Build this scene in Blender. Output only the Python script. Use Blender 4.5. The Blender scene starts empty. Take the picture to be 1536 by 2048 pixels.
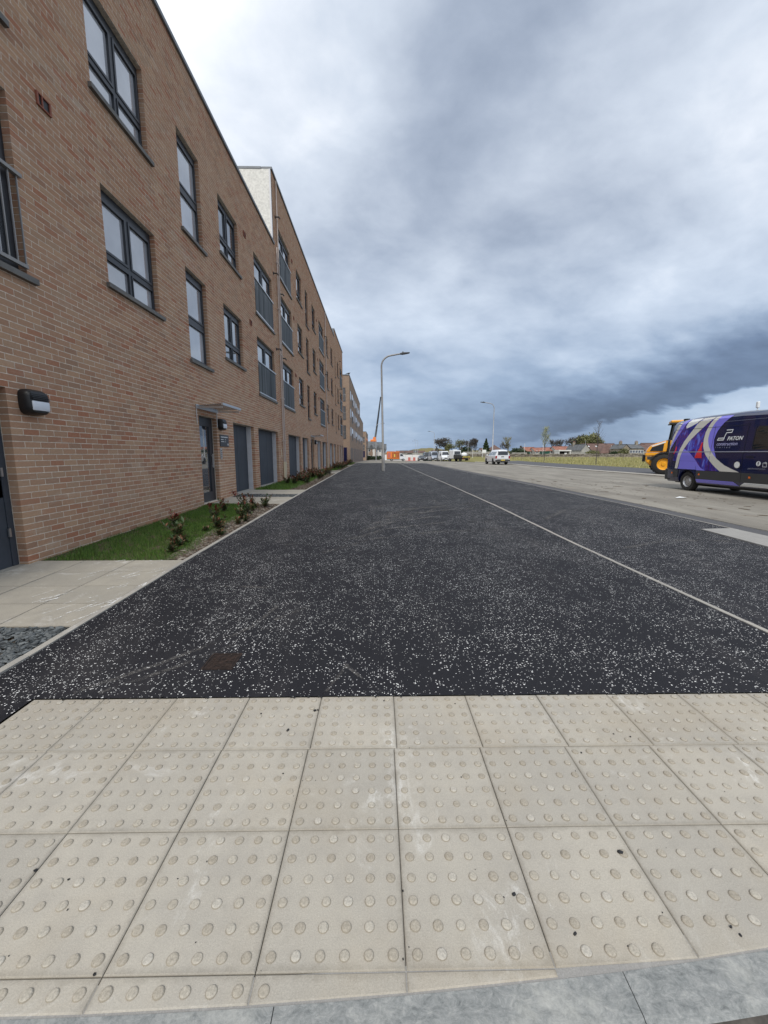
import bpy, bmesh, math, random
import numpy as np
from mathutils import Vector, Matrix
random.seed(7); rng = np.random.default_rng(7)
sc = bpy.context.scene
col = sc.collection
R = math.radians
# ------------------------------------------------------------------ camera
F = 795.0
PITCH = math.atan(117 / F); YAW = math.atan(12 * math.cos(PITCH) / F); CAMZ = 1.36
cd = bpy.data.cameras.new("camera"); cam = bpy.data.objects.new("camera", cd); col.objects.link(cam)
cam.location = (0, 0, CAMZ); cam.rotation_euler = (math.pi / 2 - PITCH, 0, -YAW)
cd.sensor_fit = 'HORIZONTAL'; cd.sensor_width = 36; cd.lens = F / 1536 * 36
cd.clip_start = 0.05; cd.clip_end = 6000
sc.camera = cam
sc.render.resolution_x = 768; sc.render.resolution_y = 1024
sc.view_settings.view_transform = 'Standard'; sc.view_settings.look = 'None'
sc.view_settings.exposure = 0.37; sc.view_settings.gamma = 1.0; sc.view_settings.use_curve_mapping = False
# ------------------------------------------------------------------ world
SUN_EL, SUN_AZ = R(50), R(186)          # azimuth clockwise from the street direction (+Y)
world = bpy.data.worlds.new("World"); sc.world = world; world.use_nodes = True
wt = world.node_tree; wt.nodes.clear()

class N:
    """tiny expression builder for scalar shader maths"""
    def __init__(s, t, sock): s.t = t; s.s = sock
    def _m(s, op, b=None, c=None, clamp=False):
        n = s.t.nodes.new('ShaderNodeMath'); n.operation = op; n.use_clamp = clamp
        for i, v in enumerate((s, b, c)):
            if v is None: continue
            if isinstance(v, N): s.t.links.new(v.s, n.inputs[i])
            else: n.inputs[i].default_value = v
        return N(s.t, n.outputs[0])
    def __add__(s, o): return s._m('ADD', o)
    def __sub__(s, o): return s._m('SUBTRACT', o)
    def __mul__(s, o): return s._m('MULTIPLY', o)
    def __truediv__(s, o): return s._m('DIVIDE', o)
    def mn(s, o): return s._m('MINIMUM', o)
    def mx(s, o): return s._m('MAXIMUM', o)
    def clamp(s): return s._m('ADD', 0.0, None, True)
    def step(s, a, b, lo=0.0, hi=1.0):
        n = s.t.nodes.new('ShaderNodeMapRange'); n.interpolation_type = 'SMOOTHSTEP'
        s.t.links.new(s.s, n.inputs[0])
        for i, v in zip((1, 2, 3, 4), (a, b, lo, hi)): n.inputs[i].default_value = v
        return N(s.t, n.outputs[0])
def nmix(t, f, a, b, blend='MIX'):
    n = t.nodes.new('ShaderNodeMix'); n.data_type = 'RGBA'; n.blend_type = blend
    for i, v in ((0, f), (6, a), (7, b)):
        if isinstance(v, N): t.links.new(v.s, n.inputs[i])
        elif isinstance(v, (int, float)): n.inputs[i].default_value = v
        elif isinstance(v, tuple): n.inputs[i].default_value = (*v[:3], 1)
        else: t.links.new(v, n.inputs[i])
    return n.outputs[2]
def nnoise(t, vec, scale, detail=4, rough=0.55, dist=0.0, out=0):
    n = t.nodes.new('ShaderNodeTexNoise'); n.inputs['Scale'].default_value = scale
    n.inputs['Detail'].default_value = detail; n.inputs['Roughness'].default_value = rough
    n.inputs['Distortion'].default_value = dist
    if vec is not None: t.links.new(vec, n.inputs['Vector'])
    return N(t, n.outputs[out]) if out == 0 else n.outputs[out]
def nmap(t, vec, scale=(1, 1, 1), loc=(0, 0, 0), rot=(0, 0, 0)):
    n = t.nodes.new('ShaderNodeMapping'); n.inputs['Scale'].default_value = scale
    n.inputs['Location'].default_value = loc; n.inputs['Rotation'].default_value = rot
    t.links.new(vec, n.inputs['Vector']); return n.outputs[0]
def nramp(t, fac, stops, mode='LINEAR'):
    n = t.nodes.new('ShaderNodeValToRGB'); n.color_ramp.interpolation = mode
    e = n.color_ramp.elements
    while len(e) < len(stops): e.new(0.5)
    for el, (p, c) in zip(e, stops): el.position = p; el.color = (*c, 1)
    t.links.new(fac.s if isinstance(fac, N) else fac, n.inputs[0]); return n.outputs[0]

def build_world():
    t = wt
    tc = t.nodes.new('ShaderNodeTexCoord'); d = tc.outputs['Generated']
    sep = t.nodes.new('ShaderNodeSeparateXYZ'); t.links.new(d, sep.inputs[0])
    x, y, z = (N(t, sep.outputs[i]) for i in range(3))
    az = x._m('ARCTAN2', y) * (180 / math.pi)
    el = z._m('ARCSINE') * (180 / math.pi)
    # cloud deck as a flat layer seen in perspective
    zz = z.mx(0.0) + 0.36
    cx, cy = x / zz, y / zz
    cmb = t.nodes.new('ShaderNodeCombineXYZ'); t.links.new(cx.s, cmb.inputs[0]); t.links.new(cy.s, cmb.inputs[1])
    p = cmb.outputs[0]
    big = nnoise(t, nmap(t, p, (0.8, 1.15, 1), (3.1, 1.7, 0), (0, 0, R(-52))), 1.05, 3, 0.45, 0.3)
    mid = nnoise(t, nmap(t, p, (0.9, 1.1, 1), (7.7, 2.2, 4), (0, 0, R(-50))), 2.3, 5, 0.5, 0.35)
    fine = nnoise(t, nmap(t, p, (0.9, 1.3, 1), (1.2, 9.1, 2), (0, 0, R(-35))), 8.0, 7, 0.55, 0.2)
    hz = el.step(0, 26, 0.35, 1.0)
    bil = nnoise(t, nmap(t, p, (1.0, 1.05, 1), (5, 5, 8), (0, 0, R(-40))), 4.6, 8, 0.58, 0.25)
    L = (big - 0.5) * 0.95 * hz + (mid - 0.5) * 0.52 * hz + (fine - 0.5) * 0.22 + (bil - 0.5) * 0.34 * hz + 0.78
    # broad structure: bright upper left, darker blue-grey towards the horizon
    L = L + az.step(-50, 12, 0.34, 0.0) * el.step(4, 22)
    L = L - el.step(0, 24, 0.20, 0.0) * az.step(-25, 25, 0.55, 1.0)
    L = L - az.step(0, 42) * el.step(8, 26) * az.step(80, 140, 1, 0) * 0.10
    L = L - az.step(-22, 0) * az.step(14, 34, 1, 0) * el.step(6, 14) * el.step(18, 30, 1, 0) * 0.13 + el.step(26, 44) * az.step(0, 40, 1, 0) * 0.10
    # diagonal grey bank from the horizon's middle to the upper centre-right
    dg = el - az * 0.95 - 20.0 + (mid - 0.5) * 18.0
    L = L - dg.step(-9, 4) * dg.step(8, 26, 1, 0) * el.step(10, 30) * 0.18
    # low blue-black raft of cloud at the right with a pale gap beneath
    edge = el - (az - 33.0) * 0.24 - 4.3 + (fine - 0.5) * 3.0 + (mid - 0.5) * 2.5
    inaz = az.step(8, 36) * az.step(70, 120, 1, 0)
    raft = edge.step(-0.3, 0.6) * edge.step(2.0, 9.5, 1, 0) * inaz
    L = L - raft * 0.40
    rain = el.step(2, 12, 1, 0) * az.step(4, 14) * az.step(30, 42, 1, 0)
    L = L - rain * 0.15 - el.step(1, 15, 1, 0) * az.step(-4, 14) * az.step(50, 80, 1, 0) * 0.09
    gap = edge.step(-0.6, 0.4, 1, 0) * az.step(28, 46) * az.step(80, 120, 1, 0)
    L = L + gap * 0.12
    blue = el.step(2, 30, 1, 0) * az.step(60, 120, 1, 0)
    c1 = nramp(t, L.clamp(), [(0, (0.075, 0.10, 0.155)), (0.25, (0.17, 0.215, 0.30)), (0.5, (0.34, 0.395, 0.49)), (0.75, (0.56, 0.62, 0.71)), (1, (0.88, 0.91, 0.96))])
    c2 = nramp(t, L.clamp(), [(0, (0.07, 0.10, 0.165)), (0.25, (0.145, 0.205, 0.32)), (0.5, (0.27, 0.36, 0.50)), (0.75, (0.48, 0.57, 0.70)), (1, (0.82, 0.87, 0.95))])
    cloud = nmix(t, blue, c1, c2)
    sky = t.nodes.new('ShaderNodeTexSky'); sky.sky_type = 'NISHITA'; sky.sun_disc = False
    sky.sun_elevation = SUN_EL; sky.sun_rotation = SUN_AZ; sky.air_density = 1.0; sky.dust_density = 1.5
    STR = 0.10
    scl = t.nodes.new('ShaderNodeVectorMath'); scl.operation = 'SCALE'; t.links.new(cloud, scl.inputs[0]); scl.inputs['Scale'].default_value = 1.0 / STR
    mx = nmix(t, 0.93, sky.outputs[0], scl.outputs[0])
    bg = t.nodes.new('ShaderNodeBackground'); bg.inputs[1].default_value = STR; t.links.new(mx, bg.inputs[0])
    o = t.nodes.new('ShaderNodeOutputWorld'); t.links.new(bg.outputs[0], o.inputs[0])
build_world()
sd = bpy.data.lights.new("sun", 'SUN'); sun = bpy.data.objects.new("sun", sd); col.objects.link(sun)
sd.energy = 1.7; sd.angle = R(12); sd.color = (1.0, 0.955, 0.88)
sv = Vector((math.sin(SUN_AZ) * math.cos(SUN_EL), math.cos(SUN_AZ) * math.cos(SUN_EL), math.sin(SUN_EL)))
sun.rotation_euler = sv.to_track_quat('Z', 'Y').to_euler()

# ------------------------------------------------------------------ helpers
def tag(o, label=None, cat=None, group=None, kind=None):
    if label: o['label'] = label
    if cat: o['category'] = cat
    if group: o['group'] = group
    if kind: o['kind'] = kind
    return o
def empty(name, loc=(0, 0, 0), rz=0.0, parent=None):
    o = bpy.data.objects.new(name, None); col.objects.link(o); o.location = loc; o.rotation_euler = (0, 0, rz)
    o.empty_display_size = 0.2
    if parent: o.parent = parent
    return o
def link(name, me, parent=None, loc=None):
    o = bpy.data.objects.new(name, me); col.objects.link(o)
    if parent: o.parent = parent
    if loc is not None: o.location = loc
    return o
class MB:
    def __init__(s): s.v = []; s.f = []; s.m = []
    def quad(s, a, b, c, d, m=0):
        i = len(s.v); s.v += [tuple(a), tuple(b), tuple(c), tuple(d)]; s.f.append((i, i + 1, i + 2, i + 3)); s.m.append(m); return s
    def poly(s, pts, m=0):
        i = len(s.v); s.v += [tuple(p) for p in pts]; s.f.append(tuple(range(i, i + len(pts)))); s.m.append(m); return s
    def box(s, x0, x1, y0, y1, z0, z1, m=0):
        i = len(s.v)
        s.v += [(x0, y0, z0), (x1, y0, z0), (x1, y1, z0), (x0, y1, z0), (x0, y0, z1), (x1, y0, z1), (x1, y1, z1), (x0, y1, z1)]
        for f in ((0, 3, 2, 1), (4, 5, 6, 7), (0, 1, 5, 4), (1, 2, 6, 5), (2, 3, 7, 6), (3, 0, 4, 7)):
            s.f.append(tuple(i + k for k in f)); s.m.append(m)
        return s
    def rbox(s, x0, x1, y0, y1, z0, z1, b=0.01, m=0):
        """box with chamfered edges"""
        bm = bmesh.new(); bmesh.ops.create_cube(bm, size=1)
        for v in bm.verts:
            v.co = Vector((x0 + (v.co.x + .5) * (x1 - x0), y0 + (v.co.y + .5) * (y1 - y0), z0 + (v.co.z + .5) * (z1 - z0)))
        bmesh.ops.bevel(bm, geom=list(bm.edges), offset=b, segments=2, affect='EDGES', profile=0.5)
        s.bm(bm, m); return s
    def bm(s, bm, m=0, mat=None):
        i = len(s.v); bm.verts.index_update()
        s.v += [tuple(mat @ v.co if mat else v.co) for v in bm.verts]
        for f in bm.faces: s.f.append(tuple(i + v.index for v in f.verts)); s.m.append(m)
        bm.free()
    def tube(s, pts, rad, n=8, m=0, cap=True):
        pts = [Vector(p) for p in pts]; k = len(pts)
        rad = [rad] * k if isinstance(rad, (int, float)) else rad
        rings = []; prev = None
        for i in range(k):
            d = (pts[min(i + 1, k - 1)] - pts[max(i - 1, 0)]).normalized()
            if prev is None:
                u = d.orthogonal().normalized()
            else:
                u = (prev - d * prev.dot(d)); u = u.normalized() if u.length > 1e-6 else d.orthogonal().normalized()
            prev = u; w = d.cross(u); b = len(s.v)
            for j in range(n):
                a = 2 * math.pi * j / n
                s.v.append(tuple(pts[i] + (u * math.cos(a) + w * math.sin(a)) * rad[i]))
            rings.append(b)
        for i in range(k - 1):
            for j in range(n):
                s.f.append((rings[i] + j, rings[i] + (j + 1) % n, rings[i + 1] + (j + 1) % n, rings[i + 1] + j)); s.m.append(m)
        if cap:
            s.f.append(tuple(rings[0] + j for j in reversed(range(n)))); s.m.append(m)
            s.f.append(tuple(rings[-1] + j for j in range(n))); s.m.append(m)
        return s
    def lathe(s, prof, axis='x', c=(0, 0, 0), n=24, m=0):
        """prof: (along axis, radius)"""
        b = len(s.v)
        for a_, r_ in prof:
            for j in range(n):
                t = 2 * math.pi * j / n; p, q = r_ * math.cos(t), r_ * math.sin(t)
                if axis == 'x': s.v.append((c[0] + a_, c[1] + p, c[2] + q))
                elif axis == 'y': s.v.append((c[0] + p, c[1] + a_, c[2] + q))
                else: s.v.append((c[0] + p, c[1] + q, c[2] + a_))
        for i in range(len(prof) - 1):
            for j in range(n):
                s.f.append((b + i * n + j, b + i * n + (j + 1) % n, b + (i + 1) * n + (j + 1) % n, b + (i + 1) * n + j)); s.m.append(m)
        return s
    def build(s, name, mats, parent=None, smooth=False, loc=None):
        me = bpy.data.meshes.new(name); me.from_pydata(s.v, [], s.f)
        for mm in (mats if isinstance(mats, (list, tuple)) else [mats]): me.materials.append(mm)
        me.polygons.foreach_set('material_index', s.m)
        if smooth: me.polygons.foreach_set('use_smooth', [True] * len(s.f))
        me.update()
        if smooth == 'auto':
            me.set_sharp_from_angle(angle=R(38))
        return link(name, me, parent, loc)
def np_mesh(name, V, Fq, mat, mi=None, parent=None, loc=None):
    """fast mesh from numpy arrays (all faces same arity)"""
    me = bpy.data.meshes.new(name); k = Fq.shape[1]
    me.vertices.add(len(V)); me.vertices.foreach_set('co', V.astype(np.float32).ravel())
    me.loops.add(Fq.size); me.loops.foreach_set('vertex_index', Fq.astype(np.int32).ravel())
    me.polygons.add(len(Fq)); me.polygons.foreach_set('loop_start', np.arange(0, Fq.size, k, dtype=np.int32))
    for mm in (mat if isinstance(mat, (list, tuple)) else [mat]): me.materials.append(mm)
    if mi is not None: me.polygons.foreach_set('material_index', np.asarray(mi, dtype=np.int32))
    me.update(calc_edges=True); me.validate(); me.shade_flat()
    return link(name, me, parent, loc)
BV = np.array([(0, 0, 0), (1, 0, 0), (1, 1, 0), (0, 1, 0), (0, 0, 1), (1, 0, 1), (1, 1, 1), (0, 1, 1)], float)
BF = np.array([(4, 5, 6, 7), (0, 1, 5, 4), (1, 2, 6, 5), (2, 3, 7, 6), (0, 3, 2, 1)])
def boxes_mesh(name, A, mat, parent=None, loc=None):
    A = np.asarray(A, float); lo = A[:, [0, 2, 4]]; hi = A[:, [1, 3, 5]]
    V = lo[:, None, :] + BV[None] * (hi - lo)[:, None, :]
    Fq = BF[None] + (np.arange(len(A)) * 8)[:, None, None]
    return np_mesh(name, V.reshape(-1, 3), Fq.reshape(-1, 4), mat, parent=parent, loc=loc)
def scatter_mesh(name, tv, tf, pos, scl, mat, parent=None, rotz=None, tilt=None, mi=None):
    """copies of a small template joined in one mesh"""
    n = len(pos); scl = np.asarray(scl, float)
    if scl.ndim == 1: scl = np.repeat(scl[:, None], 3, 1)
    V = tv[None] * scl[:, None, :]
    if tilt is not None:
        c, s = np.cos(tilt)[:, None], np.sin(tilt)[:, None]
        y = V[:, :, 1] * c - V[:, :, 2] * s; z = V[:, :, 1] * s + V[:, :, 2] * c; V = np.stack([V[:, :, 0], y, z], 2)
    a = rng.uniform(0, 6.28, n) if rotz is None else rotz
    c, s = np.cos(a)[:, None], np.sin(a)[:, None]
    x = V[:, :, 0] * c - V[:, :, 1] * s; y = V[:, :, 0] * s + V[:, :, 1] * c
    V = np.stack([x, y, V[:, :, 2]], 2) + np.asarray(pos)[:, None, :]
    Fq = tf[None] + (np.arange(n) * len(tv))[:, None, None]
    mm = None if mi is None else np.repeat(mi, len(tf))
    return np_mesh(name, V.reshape(-1, 3), Fq.reshape(-1, tf.shape[1]), mat, mi=mm, parent=parent)
def copy_tree(o, parent=None):
    c = o.copy(); col.objects.link(c)
    if parent: c.parent = parent
    for ch in list(o.children): copy_tree(ch, c)
    return c

# ------------------------------------------------------------------ materials
def mat(name, c, rough=0.6, metal=0.0, spec=0.5, var=0.0, vs=8.0, bump=0.0, bs=60.0, coat=0.0, rnd=0.0, coords='pos', alpha=None):
    m = bpy.data.materials.new(name); m.use_nodes = True; t = m.node_tree
    b = t.nodes['Principled BSDF']; b.inputs['Base Color'].default_value = (*c, 1)
    b.inputs['Roughness'].default_value = rough; b.inputs['Metallic'].default_value = metal
    b.inputs['Specular IOR Level'].default_value = spec; b.inputs['Coat Weight'].default_value = coat
    b.inputs['Coat Roughness'].default_value = 0.04
    g = t.nodes.new('ShaderNodeNewGeometry') if coords == 'pos' else None
    vec = g.outputs['Position'] if g else t.nodes.new('ShaderNodeTexCoord').outputs['Object']
    cur = None
    if var:
        n = nnoise(t, vec, vs, 5, 0.6)
        cur = nmix(t, n.step(0.3, 0.7), tuple(x * (1 - var) for x in c), tuple(min(1, x * (1 + var)) for x in c))
    if rnd:
        oi = t.nodes.new('ShaderNodeObjectInfo')
        r = N(t, oi.outputs['Random']) * (2 * rnd) + (1 - rnd)
        h = t.nodes.new('ShaderNodeHueSaturation'); t.links.new(r.s, h.inputs['Value'])
        if cur: t.links.new(cur, h.inputs['Color'])
        else: h.inputs['Color'].default_value = (*c, 1)
        cur = h.outputs[0]
    if cur is not None: t.links.new(cur, b.inputs['Base Color'])
    if bump:
        bn = t.nodes.new('ShaderNodeBump'); bn.inputs['Strength'].default_value = bump; bn.inputs['Distance'].default_value = 0.01
        t.links.new(nnoise(t, vec, bs, 4, 0.6).s, bn.inputs['Height']); t.links.new(bn.outputs[0], b.inputs['Normal'])
    return m
def posn(t): return t.nodes.new('ShaderNodeNewGeometry').outputs['Position']
def newmat(name):
    m = bpy.data.materials.new(name); m.use_nodes = True; t = m.node_tree
    return m, t, t.nodes['Principled BSDF']
BRICKS = [(0, (0.41, 0.235, 0.15)), (0.14, (0.49, 0.30, 0.195)), (0.30, (0.44, 0.26, 0.165)), (0.45, (0.53, 0.34, 0.22)), (0.58, (0.44, 0.295, 0.20)), (0.70, (0.485, 0.27, 0.17)), (0.82, (0.37, 0.235, 0.16)), (0.92, (0.43, 0.205, 0.125))]
def brick_mat(name, obj):
    m, t, b = newmat(name); pos = posn(t)
    if obj: r = N(t, t.nodes.new('ShaderNodeObjectInfo').outputs['Random'])
    else: r = N(t, t.nodes.new('ShaderNodeNewGeometry').outputs['Random Per Island'])
    c = nramp(t, r, BRICKS)
    g = nnoise(t, nmap(t, pos, (1, 1, 2.0)), 34, 5, 0.7)
    c = nmix(t, g.step(0.25, 0.75), c, nmix(t, 1.0, c, (0.80, 0.78, 0.76), 'MULTIPLY'))
    w = nnoise(t, nmap(t, pos, (1, 0.35, 0.8)), 0.9, 5, 0.6)                      # broad weathering bands
    c = nmix(t, w.step(0.42, 0.72) * 0.5, c, (0.46, 0.30, 0.20))
    w2 = nnoise(t, nmap(t, pos, (1, 0.5, 1.6), (4, 4, 4)), 2.6, 6, 0.7)
    c = nmix(t, w2.step(0.54, 0.72) * 0.45, c, (0.52, 0.43, 0.35))              # mortar smears
    t.links.new(c, b.inputs['Base Color']); b.inputs['Roughness'].default_value = 0.9; b.inputs['Specular IOR Level'].default_value = 0.2
    bn = t.nodes.new('ShaderNodeBump'); bn.inputs['Strength'].default_value = 0.5; bn.inputs['Distance'].default_value = 0.004
    t.links.new(nnoise(t, pos, 70, 5, 0.7).s, bn.inputs['Height']); t.links.new(bn.outputs[0], b.inputs['Normal'])
    return m
def brick_tex_mat(name, swap):
    """bricks too far off to pick apart: coursing by texture. swap: which horizontal axis runs along the wall"""
    m, t, b = newmat(name); pos = posn(t)
    sp = t.nodes.new('ShaderNodeSeparateXYZ'); t.links.new(pos, sp.inputs[0])
    cb = t.nodes.new('ShaderNodeCombineXYZ'); t.links.new(sp.outputs[1 if swap else 0], cb.inputs[0]); t.links.new(sp.outputs[2], cb.inputs[1])
    bt = t.nodes.new('ShaderNodeTexBrick'); t.links.new(cb.outputs[0], bt.inputs[0])
    bt.inputs['Scale'].default_value = 1.0; bt.inputs['Brick Width'].default_value = 0.225; bt.inputs['Row Height'].default_value = 0.075
    bt.inputs['Mortar Size'].default_value = 0.006; bt.inputs['Color1'].default_value = (0.26, 0.17, 0.12, 1)
    bt.inputs['Color2'].default_value = (0.19, 0.125, 0.09, 1); bt.inputs['Mortar'].default_value = (0.38, 0.32, 0.26, 1)
    c = nmix(t, nnoise(t, pos, 0.8, 5, 0.6).step(0.35, 0.7) * 0.4, bt.outputs[0], (0.35, 0.26, 0.19))
    t.links.new(c, b.inputs['Base Color']); b.inputs['Roughness'].default_value = 0.9; return m
def asphalt_mat(name, chips=True, base=(0.0125, 0.0125, 0.016), dens=1.0):
    m, t, b = newmat(name); pos = posn(t)
    g = nnoise(t, pos, 160, 3, 0.7)
    c = nmix(t, g.step(0.2, 0.8), tuple(x * 0.6 for x in base), tuple(x * 1.6 for x in base))
    dust = nnoise(t, nmap(t, pos, (1.0, 0.35, 1), rot=(0, 0, R(20))), 1.1, 6, 0.62, 0.4)
    c = nmix(t, dust.step(0.52, 0.80) * 0.28, c, (0.13, 0.12, 0.115))
    if chips:
        wv = t.nodes.new('ShaderNodeVectorMath'); wv.operation = 'ADD'
        nz = nnoise(t, pos, 40, 2, 0.5, out=1); sc_ = t.nodes.new('ShaderNodeVectorMath'); sc_.operation = 'SCALE'; sc_.inputs['Scale'].default_value = 0.006
        t.links.new(nz, sc_.inputs[0]); t.links.new(pos, wv.inputs[0]); t.links.new(sc_.outputs[0], wv.inputs[1])
        # the spreader's drift: dense and thin patches
        dn = nnoise(t, nmap(t, pos, (1, 0.7, 1)), 1.2, 6, 0.72).step(0.40, 0.62)
        dn2 = nnoise(t, pos, 6.5, 4, 0.75).step(0.42, 0.60)
        tot = None
        for sc0, r0, k in ((54, 0.25, 0.125), (84, 0.25, 0.16), (34, 0.18, 0.04)):
            vo = t.nodes.new('ShaderNodeTexVoronoi'); vo.voronoi_dimensions = '2D'; vo.inputs['Scale'].default_value = sc0
            vo.inputs['Randomness'].default_value = 0.95
            t.links.new(wv.outputs[0], vo.inputs['Vector'])
            sp = t.nodes.new('ShaderNodeSeparateColor'); t.links.new(vo.outputs['Color'], sp.inputs[0])
            rr = N(t, sp.outputs[1]) * (0.75 * r0) + 0.45 * r0
            inside = rr._m('GREATER_THAN', N(t, vo.outputs['Distance']))
            pick = ((dn * 0.80 + dn2 * 0.70 + 0.12) * (k * 1.45 * dens))._m('GREATER_THAN', N(t, sp.outputs[0]))
            f = inside * pick
            tot = f if tot is None else tot.mx(f)
        tone = nnoise(t, pos, 25, 2, 0.5)
        chip = nmix(t, tone.step(0.35, 0.65), (0.46, 0.45, 0.44), (0.86, 0.86, 0.84))
        c = nmix(t, tot, c, chip)
    t.links.new(c, b.inputs['Base Color']); b.inputs['Roughness'].default_value = 0.82; b.inputs['Specular IOR Level'].default_value = 0.28
    bn = t.nodes.new('ShaderNodeBump'); bn.inputs['Strength'].default_value = 0.6; bn.inputs['Distance'].default_value = 0.006
    hh = nnoise(t, pos, 120, 3, 0.7)
    if chips: hh = hh + tot * 0.8
    t.links.new(hh.s, bn.inputs['Height']); t.links.new(bn.outputs[0], b.inputs['Normal'])
    return m
def concrete_mat(name, c, stain=(0.62, 0.60, 0.55), sk=0.6, rnd=0.10, grain=220, edge=False):
    m, t, b = newmat(name); pos = posn(t)
    r = N(t, t.nodes.new('ShaderNodeObjectInfo').outputs['Random'])
    cc = nmix(t, r, tuple(x * (1 - rnd) for x in c), (c[0] * (1 + rnd), c[1] * (1 + rnd * .85), c[2] * (1 + rnd * .6)))
    n1 = nnoise(t, pos, 3.2, 6, 0.65)
    cc = nmix(t, n1.step(0.35, 0.68) * 0.6, cc, (c[0] * 0.80, c[1] * 0.80, c[2] * 0.82))
    n2 = nnoise(t, nmap(t, pos, (1, 1, 1), (5, 3, 1)), 2.1, 8, 0.72, 0.6)
    cc = nmix(t, n2.step(0.56, 0.74) * sk, cc, stain)
    n3 = nnoise(t, nmap(t, pos, (1.7, 1.0, 1), (2, 8, 1), (0, 0, R(35))), 4.0, 8, 0.78, 0.5)
    n4 = nnoise(t, pos, 1.1, 3, 0.6)
    cc = nmix(t, n3.step(0.54, 0.68) * n4.step(0.46, 0.64) * sk * 0.85, cc, tuple(min(.85, x * 1.18) for x in stain))
    n5 = nnoise(t, pos, 14, 5, 0.7)
    cc = nmix(t, n5.step(0.52, 0.75) * 0.35, cc, tuple(x * 0.72 for x in c))
    if edge:
        ob = t.nodes.new('ShaderNodeTexCoord').outputs['Object']; sp = t.nodes.new('ShaderNodeSeparateXYZ'); t.links.new(ob, sp.inputs[0])
        ex = N(t, sp.outputs[0])._m('ABSOLUTE'); ey = N(t, sp.outputs[1])._m('ABSOLUTE')
        e = (ex.mx(ey) + (nnoise(t, pos, 22, 5, 0.75) - 0.5) * 0.05).step(0.178, 0.204)
        cc = nmix(t, e * 0.42, cc, (c[0] * .45, c[1] * .43, c[2] * .40))
        wb = nnoise(t, nmap(t, pos, (1, 1, 1), (11, 3, 2)), 1.5, 5, 0.6)
        cc = nmix(t, wb.step(0.45, 0.68) * 0.32, cc, (0.42, 0.35, 0.25))
    g = nnoise(t, pos, grain, 3, 0.8)
    cc = nmix(t, g.step(0.25, 0.75) * 0.6, nmix(t, 1.0, cc, (0.80, 0.80, 0.80), 'MULTIPLY'), nmix(t, 1.0, cc, (1.12, 1.12, 1.12), 'MULTIPLY'))
    sp_ = nnoise(t, pos, 420, 2, 0.9)
    cc = nmix(t, sp_.step(0.60, 0.68) * 0.35, cc, tuple(x * 0.5 for x in c)); cc = nmix(t, sp_.step(0.40, 0.32) * 0.3, cc, tuple(min(.85, x * 1.5) for x in c))
    pit = nnoise(t, pos, 55, 4, 0.8)
    cc = nmix(t, pit.step(0.66, 0.74) * 0.45, cc, tuple(x * 0.45 for x in c))
    t.links.new(cc, b.inputs['Base Color']); b.inputs['Roughness'].default_value = 0.88; b.inputs['Specular IOR Level'].default_value = 0.3
    bn = t.nodes.new('ShaderNodeBump'); bn.inputs['Strength'].default_value = 0.45; bn.inputs['Distance'].default_value = 0.003
    t.links.new(g.s, bn.inputs['Height']); t.links.new(bn.outputs[0], b.inputs['Normal'])
    return m
def leaf_mat(name, a, b_, rough=0.55):
    m, t, b = newmat(name)
    r = N(t, t.nodes.new('ShaderNodeNewGeometry').outputs['Random Per Island'])
    t.links.new(nmix(t, r, a, b_), b.inputs['Base Color']); b.inputs['Roughness'].default_value = rough
    b.inputs['Specular IOR Level'].default_value = 0.35; return m
M = {}
M['brick_one'] = brick_mat('brick single', True)
M['brick'] = brick_mat('brick coursed', False)
M['brick_y'] = brick_tex_mat('brick distant street side', True)
M['brick_x'] = brick_tex_mat('brick distant gable', False)
M['mortar'] = mat('mortar', (0.68, 0.60, 0.50), 0.95, var=0.22, vs=20, bump=0.3, bs=150)
M['frame'] = mat('anthracite frame', (0.030, 0.034, 0.042), 0.42, var=0.1)
M['frame_dark'] = mat('black trim', (0.012, 0.012, 0.014), 0.45)
M['sill'] = mat('grey sill', (0.13, 0.125, 0.115), 0.6, var=0.2, vs=5)
M['coping'] = mat('grey roof coping', (0.15, 0.165, 0.18), 0.45, var=0.12, vs=2)
M['render'] = mat('white roughcast', (0.70, 0.69, 0.64), 0.95, var=0.13, vs=14, bump=1.0, bs=55)
M['panel'] = mat('blue grey infill board', (0.040, 0.050, 0.066), 0.6, var=0.12, vs=3)
M['white_pvc'] = mat('pale plastic closer', (0.60, 0.60, 0.62), 0.5, var=0.06)
def glass(name, c, spec=0.8, coat=0.6, rough=0.03):
    m, t, b = newmat(name); tc = t.nodes.new('ShaderNodeTexCoord')
    n = nnoise(t, posn(t), 0.9, 3, 0.5)
    r_ = N(t, t.nodes.new('ShaderNodeObjectInfo').outputs['Random'])
    t.links.new(nmix(t, (n.step(0.3, 0.7) * 0.6 + r_ * 0.4), tuple(x * 0.62 for x in c), tuple(min(.9, x * 1.45) for x in c)), b.inputs['Base Color'])
    b.inputs['Roughness'].default_value = rough; b.inputs['Specular IOR Level'].default_value = spec; b.inputs['Coat Weight'].default_value = coat
    b.inputs['Coat Roughness'].default_value = 0.01; b.inputs['Coat IOR'].default_value = 2.1
    return m
M['glass_pale'] = glass('window glass over pale blind', (0.38, 0.395, 0.43), 0.8, 1.0)
M['glass_dark'] = glass('window glass dark room', (0.035, 0.04, 0.05), 0.9, 1.0)
M['glass_mid'] = glass('window glass grey room', (0.10, 0.11, 0.125), 0.9, 1.0)
M['car_glass'] = glass('vehicle glass', (0.012, 0.015, 0.018), 0.6, 0.5)
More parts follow.
